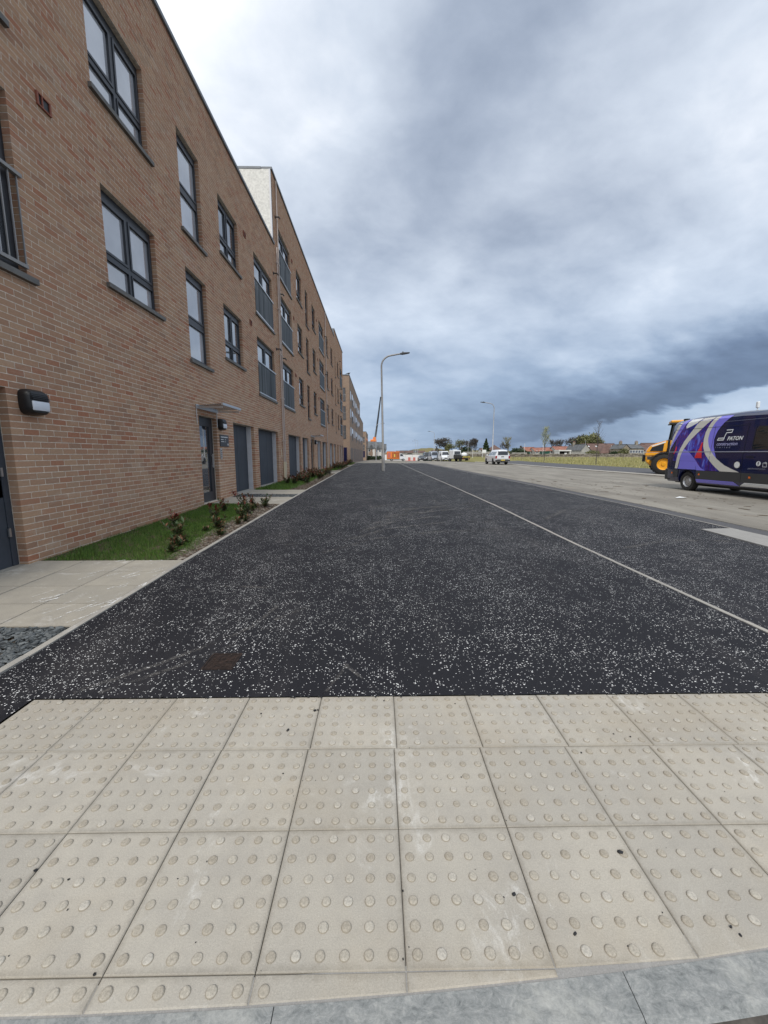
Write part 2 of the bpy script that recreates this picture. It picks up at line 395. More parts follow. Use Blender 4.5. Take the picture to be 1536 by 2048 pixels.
def frosted():
    m, t, b = newmat('frosted balustrade glass'); pos = posn(t)
    n = nnoise(t, nmap(t, pos, (1, 5.0, 0.12)), 1.4, 2, 0.5)
    t.links.new(nmix(t, n.step(0.3, 0.7), (0.035, 0.042, 0.047), (0.16, 0.175, 0.185)), b.inputs['Base Color'])
    b.inputs['Roughness'].default_value = 0.5; b.inputs['Alpha'].default_value = 0.78; b.inputs['Specular IOR Level'].default_value = 0.1
    return m
M['balustrade'] = frosted()
M['steel'] = mat('brushed steel', (0.55, 0.55, 0.55), 0.35, 0.9)
M['galv'] = mat('galvanised post', (0.42, 0.43, 0.44), 0.5, 0.55, var=0.12, vs=3)
M['galv_dark'] = mat('weathered lamp column', (0.27, 0.265, 0.26), 0.55, 0.3, var=0.15, vs=2)
M['lamp_head'] = mat('dark lamp head', (0.07, 0.075, 0.08), 0.5)
M['pipe'] = mat('pinkish brown downpipe', (0.50, 0.43, 0.39), 0.5, var=0.1, vs=2)
M['cream'] = mat('cream pipe guard', (0.62, 0.55, 0.40), 0.5)
M['terracotta'] = mat('terracotta vent', (0.26, 0.085, 0.05), 0.7)
M['black'] = mat('black plastic', (0.012, 0.012, 0.013), 0.4, spec=0.5)
M['lens'] = mat('opal lens', (0.66, 0.70, 0.76), 0.35)
M['tile'] = concrete_mat('buff tactile concrete', (0.475, 0.445, 0.385), (0.74, 0.73, 0.69), 0.85, 0.07, edge=True)
M['flag'] = concrete_mat('grey paving flag', (0.42, 0.39, 0.33), (0.72, 0.71, 0.68), 0.75, 0.06)
M['kerb'] = concrete_mat('blue grey kerb', (0.30, 0.315, 0.315), (0.58, 0.59, 0.56), 1.0, 0.10, grain=110)
M['edging'] = concrete_mat('pale concrete edging', (0.43, 0.41, 0.37), (0.68, 0.67, 0.64), 0.6, 0.10)
def kerb_mat():
    m, t, b = newmat('scaled blue grey kerb'); pos = posn(t)
    a = nnoise(t, nmap(t, pos, (1, 1.6, 1)), 26, 8, 0.8, 0.6); w = nnoise(t, pos, 3.0, 6, 0.7); f = nnoise(t, pos, 120, 4, 0.8)
    c = nramp(t, a, [(0.30, (0.14, 0.15, 0.15)), (0.44, (0.27, 0.285, 0.28)), (0.56, (0.37, 0.38, 0.37)), (0.70, (0.52, 0.52, 0.49))])
    c = nmix(t, w.step(0.48, 0.66) * 0.7, c, (0.55, 0.55, 0.51))
    c = nmix(t, f.step(0.3, 0.7) * 0.5, nmix(t, 1.0, c, (0.7, 0.7, 0.7), 'MULTIPLY'), c)
    t.links.new(c, b.inputs['Base Color']); b.inputs['Roughness'].default_value = 0.85
    bn = t.nodes.new('ShaderNodeBump'); bn.inputs['Strength'].default_value = 0.6; bn.inputs['Distance'].default_value = 0.004
    t.links.new((a + f * 0.4).s, bn.inputs['Height']); t.links.new(bn.outputs[0], b.inputs['Normal']); return m
M['kerb'] = kerb_mat()
def blister_mat():
    m, t, b = newmat('blister top'); pos = posn(t)
    r = N(t, t.nodes.new('ShaderNodeNewGeometry').outputs['Random Per Island'])
    c = nramp(t, r, [(0, (0.37, 0.33, 0.265)), (0.5, (0.43, 0.39, 0.32)), (0.85, (0.47, 0.435, 0.365)), (1, (0.52, 0.49, 0.43))])
    g = nnoise(t, pos, 170, 4, 0.8)
    c = nmix(t, g.step(0.3, 0.7) * 0.7, nmix(t, 1.0, c, (0.66, 0.66, 0.66), 'MULTIPLY'), nmix(t, 1.0, c, (1.25, 1.25, 1.25), 'MULTIPLY'))
    t.links.new(c, b.inputs['Base Color']); b.inputs['Roughness'].default_value = 0.8; return m
M['blister'] = blister_mat()
M['blister_rim'] = concrete_mat('blister worn shaded rim', (0.34, 0.305, 0.245), (0.50, 0.48, 0.42), 0.5, 0.1)  # worn rim, darkened as painted ring shade around each blister
M['joint'] = mat('dark joint sand', (0.085, 0.075, 0.065), 0.95, var=0.3, vs=30)
M['asphalt'] = asphalt_mat('chipped asphalt', dens=0.80)
M['asphalt2'] = asphalt_mat('chipped asphalt margin', dens=0.85, base=(0.017, 0.017, 0.021))
M['asphalt_plain'] = asphalt_mat('far footway asphalt', False, (0.085, 0.085, 0.09))
def road_mat():
    m, t, b = newmat('dusty road'); pos = posn(t)
    n1 = nnoise(t, nmap(t, pos, (1.2, 0.28, 1)), 0.8, 6, 0.65, 0.3)
    c = nmix(t, n1.step(0.3, 0.7), (0.225, 0.205, 0.172), (0.36, 0.335, 0.285))
    n2 = nnoise(t, nmap(t, pos, (1.5, 0.6, 1), (9, 2, 0)), 1.7, 6, 0.7)
    c = nmix(t, n2.step(0.60, 0.74) * 0.6, c, (0.075, 0.070, 0.062))
    g = nnoise(t, pos, 90, 3, 0.8)
    c = nmix(t, g.step(0.3, 0.7) * 0.5, nmix(t, 1.0, c, (0.7, 0.7, 0.7), 'MULTIPLY'), c)
    t.links.new(c, b.inputs['Base Color']); b.inputs['Roughness'].default_value = 0.9
    bn = t.nodes.new('ShaderNodeBump'); bn.inputs['Strength'].default_value = 0.4; bn.inputs['Distance'].default_value = 0.008
    t.links.new(g.s, bn.inputs['Height']); t.links.new(bn.outputs[0], b.inputs['Normal']); return m
M['road'] = road_mat()
def field_mat(name, a, b_, d):
    m, t, b = newmat(name); pos = posn(t)
    n1 = nnoise(t, nmap(t, pos, (1, 0.5, 1)), 0.35, 6, 0.7); n2 = nnoise(t, pos, 3.0, 6, 0.75)
    c = nmix(t, n1.step(0.3, 0.7), a, b_); c = nmix(t, n2.step(0.45, 0.7) * 0.6, c, d)
    t.links.new(c, b.inputs['Base Color']); b.inputs['Roughness'].default_value = 1.0; b.inputs['Specular IOR Level'].default_value = 0.1; return m
M['field'] = field_mat('rough pasture', (0.20, 0.19, 0.075), (0.26, 0.235, 0.10), (0.13, 0.12, 0.055))
M['terrain'] = field_mat('far land', (0.15, 0.15, 0.08), (0.19, 0.17, 0.10), (0.10, 0.10, 0.06))
M['soil'] = field_mat('bed soil', (0.085, 0.065, 0.045), (0.12, 0.095, 0.07), (0.05, 0.04, 0.03))
M['hill'] = field_mat('green brown hill', (0.17, 0.16, 0.075), (0.20, 0.17, 0.09), (0.11, 0.10, 0.06))
M['grass'] = leaf_mat('lawn blades', (0.020, 0.065, 0.008), (0.12, 0.21, 0.034))
M['tuft'] = leaf_mat('pasture tufts', (0.22, 0.22, 0.08), (0.40, 0.36, 0.17))
M['stone_bit'] = leaf_mat('bed stones', (0.10, 0.085, 0.07), (0.28, 0.25, 0.21), 0.9)
M['bark_bit'] = leaf_mat('bark mulch', (0.04, 0.028, 0.02), (0.12, 0.085, 0.06), 0.9)
M['slate'] = leaf_mat('slate chippings', (0.022, 0.027, 0.030), (0.17, 0.185, 0.19), 0.65)
M['leaf_g'] = leaf_mat('dark green leaf', (0.03, 0.06, 0.018), (0.085, 0.12, 0.05), 0.35)
M['leaf_r'] = leaf_mat('red young leaf', (0.11, 0.014, 0.014), (0.20, 0.045, 0.03), 0.4)
M['leaf_o'] = leaf_mat('bronze leaf', (0.14, 0.06, 0.03), (0.17, 0.11, 0.05), 0.45)
M['stem'] = mat('reddish stem', (0.09, 0.04, 0.03), 0.7)
M['bark'] = mat('grey bark', (0.085, 0.075, 0.065), 0.9, var=0.3, vs=5)
M['bark_pale'] = mat('pale young bark', (0.20, 0.19, 0.13), 0.9, var=0.2, vs=5)
M['twig'] = mat('dark twigs', (0.075, 0.065, 0.06), 0.9)
M['bud'] = leaf_mat('spring buds', (0.22, 0.25, 0.09), (0.38, 0.38, 0.20))
M['ever'] = leaf_mat('evergreen leaf', (0.012, 0.03, 0.012), (0.04, 0.065, 0.02))
M['lime'] = leaf_mat('spring leaf', (0.09, 0.10, 0.035), (0.19, 0.19, 0.08))
M['wood_far'] = leaf_mat('far woodland', (0.05, 0.045, 0.04), (0.11, 0.10, 0.08))
M['rust'] = mat('rusty iron', (0.032, 0.019, 0.014), 0.8, 0.2, var=0.5, vs=30, bump=0.6, bs=200)
M['tyre'] = mat('tyre rubber', (0.022, 0.021, 0.020), 0.85, var=0.2, vs=30)
M['alloy'] = mat('wheel silver', (0.42, 0.42, 0.43), 0.35, 0.7)
M['white_paint'] = mat('white vehicle paint', (0.72, 0.74, 0.77), 0.3, coat=0.5)
M['navy'] = mat('navy vehicle paint', (0.006, 0.010, 0.055), 0.15, coat=1.0)
M['silver_blue'] = mat('silver blue vehicle paint', (0.32, 0.36, 0.43), 0.3, 0.3, coat=0.5)
M['dark_paint'] = mat('dark grey vehicle paint', (0.035, 0.037, 0.042), 0.3, coat=0.5)
M['clad'] = mat('grey plastic cladding', (0.040, 0.041, 0.043), 0.6)
M['lilac'] = mat('lilac wrap', (0.22, 0.20, 0.78), 0.3, coat=0.5)
M['beige'] = mat('pale grey wrap', (0.64, 0.63, 0.58), 0.35, coat=0.4)
def wrapblue():
    m, t, b = newmat('deep blue photo wrap'); pos = posn(t)
    n = nnoise(t, nmap(t, pos, (1, 2.2, 0.8)), 1.6, 6, 0.65, 1.2)
    c = nramp(t, n, [(0.25, (0.006, 0.008, 0.09)), (0.43, (0.016, 0.022, 0.28)), (0.53, (0.09, 0.02, 0.17)), (0.61, (0.05, 0.07, 0.55)), (0.74, (0.38, 0.45, 0.9))])
    t.links.new(c, b.inputs['Base Color']); b.inputs['Roughness'].default_value = 0.25; b.inputs['Coat Weight'].default_value = 0.7; return m
M['wrapblue'] = wrapblue()
M['print_white'] = mat('white print', (0.78, 0.80, 0.80), 0.4)
M['print_lilac'] = mat('pale lilac print', (0.50, 0.50, 0.78), 0.4)
M['print_grey'] = mat('grey print', (0.30, 0.31, 0.36), 0.4)
M['red'] = mat('red print', (0.65, 0.03, 0.04), 0.4)
M['tail'] = mat('tail lamp red', (0.30, 0.012, 0.018), 0.2, coat=1.0)
M['orange'] = mat('orange lamp', (0.75, 0.16, 0.02), 0.4)
M['digger'] = mat('loader yellow', (0.80, 0.36, 0.012), 0.38, coat=0.4, var=0.05)
M['truck_orange'] = mat('orange truck body', (0.80, 0.22, 0.045), 0.5, var=0.08)
M['truck_brown'] = mat('tan cage load', (0.33, 0.10, 0.03), 0.7, var=0.4, vs=2.5)
M['green'] = mat('dark green steel', (0.012, 0.075, 0.05), 0.5, var=0.1)
M['plate_y'] = mat('yellow plate', (0.70, 0.52, 0.05), 0.4)
M['yellow'] = mat('yellow stripe', (0.72, 0.58, 0.12), 0.5)
M['hoard'] = mat('white hoarding', (0.70, 0.69, 0.67), 0.7, var=0.06)
M['pink'] = mat('faded red barrier', (0.55, 0.17, 0.14), 0.6)
M['rooftile'] = mat('red pantile', (0.27, 0.115, 0.08), 0.85, var=0.25, vs=0.9)
M['roofbrown'] = mat('brown roof tile', (0.125, 0.075, 0.062), 0.85, var=0.25, vs=0.9)
M['roofgrey'] = mat('grey slate roof', (0.105, 0.11, 0.115), 0.8, var=0.25, vs=0.9)
M['stonewall'] = mat('rubble stone', (0.26, 0.225, 0.175), 0.9, var=0.45, vs=1.6)
M['harl'] = mat('grey harled wall', (0.36, 0.35, 0.32), 0.9, var=0.12, vs=0.7)
M['harlw'] = mat('white harled wall', (0.66, 0.65, 0.62), 0.9, var=0.06, vs=0.7)
M['slab_white'] = concrete_mat('white stained slab', (0.36, 0.35, 0.33), (0.62, 0.61, 0.59), 1.0, 0.05)

# ------------------------------------------------------------------ ground shape
def lin(x, pts):
    return float(np.interp(x, [p[0] for p in pts], [p[1] for p in pts]))
ZL = [(-40, 0), (2.4, 0), (5, 0.055), (9, 0.11), (14, 0.165), (30, 0.15), (57, 0.05), (62, 0), (100, -0.5), (150, -1.1), (300, -2.5), (6000, -4)]
ZR = [(-40, 0), (6, 0), (10, 0.045), (17, 0.055), (30, 0.02), (57, 0), (62, -0.02), (100, -0.5), (150, -1.1), (300, -2.5), (6000, -4)]
ZF = [(-40, 0), (60, 0.02), (110, 0.45), (150, 0.6), (300, 0.4), (6000, -2)]
KL = [(-5, -2.34), (14, -2.36), (22, -2.48), (30, -2.62), (57, -2.95), (200, -3.1)]
def kl(y): return lin(y, KL)
def gz(x, y):
    a, b, c = lin(y, ZL), lin(y, ZR), lin(y, ZF)
    if x <= -2.34: return a
    if x < 3: return a + (b - a) * (x + 2.34) / 5.34
    if x < 6.9: return b
    if x < 17: return b - 0.05
    if x < 24: return b + (c - b) * (x - 17) / 7
    return c
def sheet(name, xl, xr, ys, m, off=0.0, nx=2, kind='structure', parent=None, xs=None):
    mb = MB(); rows = []
    fl = xl if callable(xl) else (lambda y: xl); fr = xr if callable(xr) else (lambda y: xr)
    for y in ys:
        r = []
        for i in range(nx + 1):
            x = xs[i] if xs else fl(y) + (fr(y) - fl(y)) * i / nx
            r.append((x, y, gz(x, y) + off))
        rows.append(r)
    n = nx + 1
    for r in rows: mb.v += r
    for j in range(len(ys) - 1):
        for i in range(nx):
            mb.f.append((j * n + i, j * n + i + 1, (j + 1) * n + i + 1, (j + 1) * n + i)); mb.m.append(0)
    o = mb.build(name, m, parent)
    if not parent: tag(o, kind=kind)
    return o
def yr(a, b, k): return [a + (b - a) * i / k for i in range(k + 1)]
XS = [-3000, -400, -60, -20, -8, -2.34, 0, 3, 6.9, 6.95, 12, 16.95, 17.05, 20, 24, 40, 100, 500, 3000]
YS = [-60, -10, 0, 2, 3, 4, 5, 6, 8, 9, 10, 12, 14, 17, 20, 25, 30, 40, 50, 57, 62, 70, 80, 90, 100, 110, 125, 150, 200, 300, 600, 1500, 5000]
sheet('ground', 0, 0, YS, M['terrain'], -0.09, nx=len(XS) - 1, xs=XS)
PY = [2.08, 2.4, 3, 4, 5, 6, 7, 8, 9, 10, 12, 14, 17, 20, 24, 27, 30, 35, 40, 45, 50, 57.4]
sheet('pavement', lambda y: kl(y) + 0.0, 2.975, PY, M['asphalt'], 0.0, nx=4)
sheet('pavement', -2.34, -1.935, [-3, 0.5, 1.2, 2.08], M['asphalt'], 0.0, nx=1)
CYS = [2.4, 3, 4, 5, 6, 7, 8, 9, 10, 12, 14, 17, 20, 24, 27, 30, 35, 40, 45, 50, 57.4]
sheet('cycle_path', 3.025, 6.42, CYS, M['asphalt2'], 0.0, nx=2)
sheet('path', 6.45, 6.82, CYS, M['asphalt_plain'], 0.0, nx=1)
sheet('road', 6.95, 16.95, [-40, 0, 5, 10, 17, 24, 30, 40, 50, 57, 62, 70, 80, 90, 100, 110, 125, 150], M['road'], 0.0, nx=2)
sheet('path', 17.1, 24.6, [-10, 5, 10, 17, 24, 30, 40, 50, 57, 62, 70], M['asphalt_plain'], 0.0, nx=2)
sheet('field', 24.7, 140, [5, 17, 24, 30, 40, 50, 57, 62, 70, 80, 90, 100, 110], M['field'], 0.0, nx=4)
sheet('field', 17.1, 24.7, [70, 80, 90, 100, 110], M['field'], 0.0, nx=2)
sheet('road', -60, 6.95, [60.0, 62, 70, 80, 90, 100, 110, 125], M['road'], 0.006, nx=6)
sheet('crossing', lambda y: kl(y), 6.95, [57.4, 58.2, 60.0], M['flag'], 0.004, nx=3)
sheet('lawn', -60, lambda y: kl(y) - 3, [126, 150, 200, 300], M['lime'], 0.05, nx=2)
sheet('road', -3.05, 6.95, [125, 150, 200, 300], M['road'], 0.02, nx=3)

# edging lines built of separate stones
def stones(name, fx0, fx1, y0, y1, L, m, h=0.01, label=None):
    root = empty(name, (0, 0, 0)); tag(root, kind='structure')
    y = y0; k = 0
    while y < y1 - 0.05:
        ye = min(y + L, y1); mb = MB(); j = 0.003; rj = random.uniform(-.002, .002); xj = random.uniform(-.003, .003)
        a, b, c, d = [(fx0(y), y + j), (fx1(y), y + j), (fx1(ye), ye - j), (fx0(ye), ye - j)]
        t = [(p[0] + xj, p[1], gz(p[0] + .0, p[1]) + h + rj) for p in (a, b, c, d)]
        u = [(p[0], p[1], p[2] - 0.12) for p in t]
        mb.quad(*t)
        for i in range(4): mb.quad(u[i], u[(i + 1) % 4], t[(i + 1) % 4], t[i])
        mb.build('kerb_stone', m, root)
        y = ye; k += 1
        if k > 24: L = 3.0
    return root
stones('kerb', lambda y: kl(y) - 0.055, lambda y: kl(y) - 0.003, -0.2, 57.4, 0.915, M['edging'])
stones('kerb', lambda y: 2.978 + 0.004 * (y > 99), lambda y: 3.022, 1.22, 57.4, 0.915, M['edging'], 0.006)
stones('kerb', lambda y: 6.422, lambda y: 6.447, 4.0, 57.4, 0.915, M['edging'], 0.004)
stones('kerb', lambda y: 6.823, lambda y: 6.945, 2.45, 57.4, 0.915, M['edging'], 0.012)
stones('kerb', lambda y: 16.955, lambda y: 17.095, 3, 70, 0.915, M['edging'], 0.07)
# pale stained slab beside the margin
mb = MB(); pts = [(5.79, 6.93), (6.40, 6.99), (6.40, 4.4), (5.60, 4.4)]
mb.poly([(x, y, gz(x, y) + 0.012) for x, y in reversed(pts)])
for i in range(4):
    a, b = pts[i], pts[(i + 1) % 4]
    mb.quad((a[0], a[1], -0.05), (b[0], b[1], -0.05), (b[0], b[1], gz(*b) + 0.012), (a[0], a[1], gz(*a) + 0.012))
tag(mb.build('concrete_pad', M['slab_white']), 'flat white stained concrete pad let into the dark margin near the road', 'concrete pad')

# ------------------------------------------------------------------ tactile paving
def arc(x): return 0.815 + 0.05 * x + 0.024 * x * x if x < 3.3 else 1.241 + (x - 3.3) * 0.21
tact = empty('tactile_paving', (0, 0, 0)); tag(tact, kind='structure')
def blister_template():
    v = []; f = []; mi = []; n = 14
    prof = [(0.0155, 0.0), (0.0138, 0.0030), (0.0116, 0.0052), (0.0085, 0.0058)]
    for r, z in prof:
        for j in range(n): a = 2 * math.pi * j / n; v.append((r * math.cos(a), r * math.sin(a), z))
    for i in range(3):
        for j in range(n):
            f.append((i * n + j, i * n + (j + 1) % n, (i + 1) * n + (j + 1) % n, (i + 1) * n + j)); mi.append(2 if i == 0 else 1)
    f.append(tuple(3 * n + j for j in range(n))); mi.append(1)
    return v, f, mi
BT = blister_template()
def tactile_slab(x0, x1, y0, y1):
    g = 0.0012; x0 += g; x1 -= g; y1 -= g
    ya, yb = y0 + g, y0 + g
    if arc(x0) + .006 > ya: ya = arc(x0) + .006
    if arc(x1) + .006 > yb: yb = arc(x1) + .006
    if ya > y1 - 0.012 or yb > y1 - 0.012: return
    cx, cy = (x0 + x1) / 2, (y0 + y1) / 2
    e = 0.003; mb = MB()
    top = [(x0 + e, ya + e), (x1 - e, yb + e), (x1 - e, y1 - e), (x0 + e, y1 - e)]
    low = [(x0, ya), (x1, yb), (x1, y1), (x0, y1)]
    T = [(p[0] - cx, p[1] - cy, 0.0) for p in top]; U = [(p[0] - cx, p[1] - cy, -0.003) for p in low]; D = [(p[0] - cx, p[1] - cy, -0.05) for p in low]
    mb.quad(*T)
    for i in range(4):
        mb.quad(U[i], U[(i + 1) % 4], T[(i + 1) % 4], T[i]); mb.quad(D[i], D[(i + 1) % 4], U[(i + 1) % 4], U[i])
    full = abs(x1 - x0) > 0.3
    for i in range(6):
        for j in range(6):
            px, py = x0 - g + 0.0333 + i * 0.0667, y0 + 0.0333 + j * 0.0667
            if px > x1 - 0.02 or py < arc(px) + 0.028: continue
            b = len(mb.v); wear = random.uniform(0.65, 1.15); rr = random.uniform(0.93, 1.06)
            mb.v += [(px - cx + v[0] * rr, py - cy + v[1] * rr, v[2] * wear + 0.0002) for v in BT[0]]
            mb.f += [tuple(b + k for k in f) for f in BT[1]]; mb.m += BT[2]
    o = mb.build('tactile_slab', [M['tile'], M['blister'], M['blister_rim']], tact, loc=(cx, cy, random.uniform(-.0008, .0012)))
    o.rotation_euler = (random.uniform(-.0015, .0015), random.uniform(-.0015, .0015), 0)
YB = [0.465, 0.867, 1.272, 1.676, 2.075]
for j in range(4):
    for k in range(-5, 8):
        x0 = 0.072 + 0.4 * k
        if j == 3: x0 = 0.085 + 0.405 * k
        tactile_slab(max(x0, -1.925), min(x0 + (0.405 if j == 3 else 0.4), 2.972), YB[j], YB[j + 1])
b_ = MB(); b_.box(-1.93, 2.975, 0.75, 2.078, -0.08, -0.012); b_.build('bedding', M['joint'], tact)
# curved dropped kerb, stones laid round the arc
kb = empty('kerb', (0, 0, 0)); tag(kb, kind='structure')
kx = [-2.4, -1.17, -0.262, 0.647, 1.55, 2.45, 3.3, 4.2, 5.1, 6.0, 6.9]
for a, b in zip(kx[:-1], kx[1:]):
    mb = MB(); n = 8; g = 0.0012
    prof = [(0.0, -0.0015), (-0.085, -0.003), (-0.108, -0.012), (-0.12, -0.03), (-0.122, -0.2)]
    cols_ = []
    for i in range(n + 1):
        x = a + g + (b - a - 2 * g) * i / n; cols_.append([(x, arc(x) + dy, z) for dy, z in [(0.0, -0.2)] + prof])
    for i in range(n):
        for j in range(len(prof)):
            mb.quad(cols_[i][j], cols_[i][j + 1], cols_[i + 1][j + 1], cols_[i + 1][j])
    for cc, rv in ((cols_[0], 1), (cols_[-1], 0)): mb.poly(cc[::-1] if rv else cc)
    mb.build('kerb_stone', M['kerb'], kb)
sheet('road', -60, 60, [-60, -5, 0.2, 0.62], M['asphalt_plain'], -0.045, nx=2)
mb = MB()
for i in range(62):
    x = -2.4 + i * .15; mb.quad((x, .5, -.044), (x + .15, .5, -.044), (x + .15, arc(x + .15) - .1, -.044), (x, arc(x) - .1, -.044))
tag(mb.build('gutter', M['road']), kind='structure')
mb = MB()
for i in range(62):
    x = -2.0 + i * .08; mb.quad((x, arc(x) + .001, -.0035), (x + .08, arc(x + .08) + .001, -.0035), (x + .08, arc(x + .08) + .06, -.0035), (x, arc(x) + .06, -.0035))
mb.build('mortar_fill', M['slab_white'], tact)
mb = MB()
for i in range(26):
    x = 3.025 + i * .1525; mb.quad((x, arc(x) + .001, 0), (x + .1525, arc(x + .1525) + .001, 0), (x + .1525, 2.4, 0), (x, 2.4, 0))
tag(mb.build('cycle_path', M['asphalt2']), kind='structure')
# asphalt crumbs kicked on to the slabs
crumbs = [(-.34, 1.95, .013), (-.325, 1.955, .009), (-.62, 1.93, .007), (-.45, 1.80, .012), (.03, 2.03, .006), (.83, 1.17, .014), (-.41, 1.53, .006), (.42, 1.045, .009), (.075, 1.06, .006), (.065, .89, .005), (-.75, .87, .007), (.42, 2.0, .006),
          (1.02, .95, .008), (1.03, .93, .006), (.56, .94, .008), (1.15, 1.75, .006), (1.22, 1.73, .007), (.93, 1.63, .006), (-1.13, 1.14, .009), (-1.0, 1.11, .006), (.5, 1.37, .005), (.35, 1.5, .005)]
for _ in range(90): crumbs.append((random.uniform(-1.8, 2.1), random.uniform(.85, 2.07), random.uniform(.0008, .0028)))
for _ in range(120): crumbs.append((random.uniform(-1.9, 2.25), 2.075 + abs(random.gauss(0, .010)) - random.random() * .012, random.uniform(.003, .009)))
ico = bmesh.new(); bmesh.ops.create_icosphere(ico, subdivisions=1, radius=1); ico.verts.index_update()
IV = np.array([tuple(v.co) for v in ico.verts]); IF = np.array([[v.index for v in f.verts] for f in ico.faces]); ico.free()
IV1 = IV * (1 + rng.uniform(-.25, .25, (len(IV), 1)))
cp = np.array(crumbs); cp[:22, 2] *= .72
o = scatter_mesh('asphalt_crumbs', IV1, IF, np.c_[cp[:, :2], cp[:, 2] * .35 + .001], np.c_[cp[:, 2], cp[:, 2] * rng.uniform(.6, 1, len(cp)), cp[:, 2] * .6], M['black'])
tag(o, kind='stuff', label='black asphalt crumbs scattered on the buff slabs', cat='crumbs')
# manhole cover
mh = empty('manhole_cover', (-1.03, 2.47, gz(-1, 2.47))); tag(mh, 'small rusty square iron cover set in the chipped asphalt', 'manhole cover')
mb = MB(); mb.box(-.085, .085, -.085, .085, -.03, .0035)
for i in range(5):
    for j in range(5): mb.box(-.07 + i * .03, -.052 + i * .03, -.07 + j * .03, -.052 + j * .03, .0035, .0058)
mb.build('lid', M['rust'], mh)
mb = MB()
for s in (-1, 1):
    mb.box(min(s * .09, s * .1), max(s * .09, s * .1), -.1, .1, -.03, .005); mb.box(-.09, .09, min(s * .09, s * .1), max(s * .09, s * .1), -.03, .005)
mb.build('frame', M['rust'], mh); mb = MB(); mb.box(-.0895, .0895, -.0895, .0895, -.03, .0012); mb.build('joint', M['frame_dark'], mh)
# scrape and dust marks on the asphalt
def smear_mat(c=(0.19, 0.18, 0.168), k=0.75):
    m, t, b = newmat('dust smear'); pos = posn(t)
    b.inputs['Base Color'].default_value = (*c, 1); b.inputs['Roughness'].default_value = 0.9
    n = nnoise(t, pos, 45, 5, 0.8); n2 = nnoise(t, pos, 4, 3, 0.6)
    uv = t.nodes.new('ShaderNodeUVMap'); sp = t.nodes.new('ShaderNodeSeparateXYZ'); t.links.new(uv.outputs[0], sp.inputs[0])
    u = N(t, sp.outputs[1]); edge = (u * (u._m('MULTIPLY', -1.0) + 1.0)) * 4.0
    t.links.new((n.step(.38, .66) * n2.step(.35, .6) * edge * k).clamp().s, b.inputs['Alpha']); return m
SM = smear_mat()
def smear(pts, w, m=None):
    mb = MB(); P = [Vector((*p, 0)) for p in pts]; uv = []
    Q = []
    for i in range(len(P) - 1):
        for k in range(6): Q.append(P[i].lerp(P[i + 1], k / 6))
    Q.append(P[-1])
    for i in range(len(Q) - 1):
        d = (Q[i + 1] - Q[i]).normalized(); n = Vector((-d.y, d.x, 0)) * w / 2
        c = [Q[i] - n, Q[i + 1] - n, Q[i + 1] + n, Q[i] + n]
        mb.quad(*[(v.x, v.y, gz(v.x, v.y) + (0.004 if m is None else 0.0085)) for v in c]); uv += [(0, 0), (1, 0), (1, 1), (0, 1)]
    o = mb.build('dust_smear', m or SM); l = o.data.uv_layers.new(name='UVMap')
    for i, q in enumerate(uv): l.data[i].uv = q
    tag(o, kind='stuff')
smear([(-1.75, 2.13), (-1.45, 2.42), (-1.15, 2.75), (-.98, 3.0), (-.9, 3.4)], .05)
smear([(-1.6, 2.12), (-1.3, 2.4), (-1.0, 2.72)], .05)
smear([(.02, 2.1), (-.12, 2.28), (-.22, 2.42)], .03)
smear([(-.3, 2.12), (-.24, 2.3), (-.2, 2.42)], .03)
smear([(-1.9, 3.8), (-1.5, 3.9), (-1.1, 3.86)], .06)
smear([(-.85, 3.1), (-.72, 3.25), (-.6, 3.4)], .05)
smear([(-1.35, 5.6), (-1.2, 5.8), (-.95, 5.85)], .06)
smear([(.2, 8.6), (.7, 9.3), (1.3, 9.6), (1.9, 9.5)], .16)
smear([(-.2, 9.3), (.6, 10.4), (1.6, 10.9)], .16)
smear([(.4, 7.9), (1.1, 8.8), (1.6, 10), (1.5, 11.5)], .12)
for k_ in range(5):
    a0 = .35 + k_ * .22; smear([(a0 - 1.1, 5.2 + k_ * .7), (a0 - .4, 6.1 + k_ * .8), (a0 + .7, 6.7 + k_ * .85), (a0 + 1.9, 6.9 + k_ * .9)], .10 + .03 * k_)
smear([(3.4, 8), (4.4, 9.2), (5.6, 9.6)], .18); smear([(3.6, 5.6), (4.6, 6.1), (5.6, 6.0)], .12)
SW = smear_mat((0.82, 0.82, 0.80), 1.6)
for _ in range(46):
    x = random.uniform(-3.3, -2.42); y = random.uniform(3.05, 4.78); l = random.uniform(.06, .28); a = R(random.uniform(52, 75))
    if x + y * .15 < -2.75 + random.uniform(-.3, .3): continue
    d = (math.cos(a) * l, math.sin(a) * l); c = [(x, y), (x + d[0] * .5 + .01, y + d[1] * .5), (min(x + d[0], -2.4), min(y + d[1], 4.8))]
    mb_off = 0.008
    smear(c, random.uniform(.012, .035), SW)
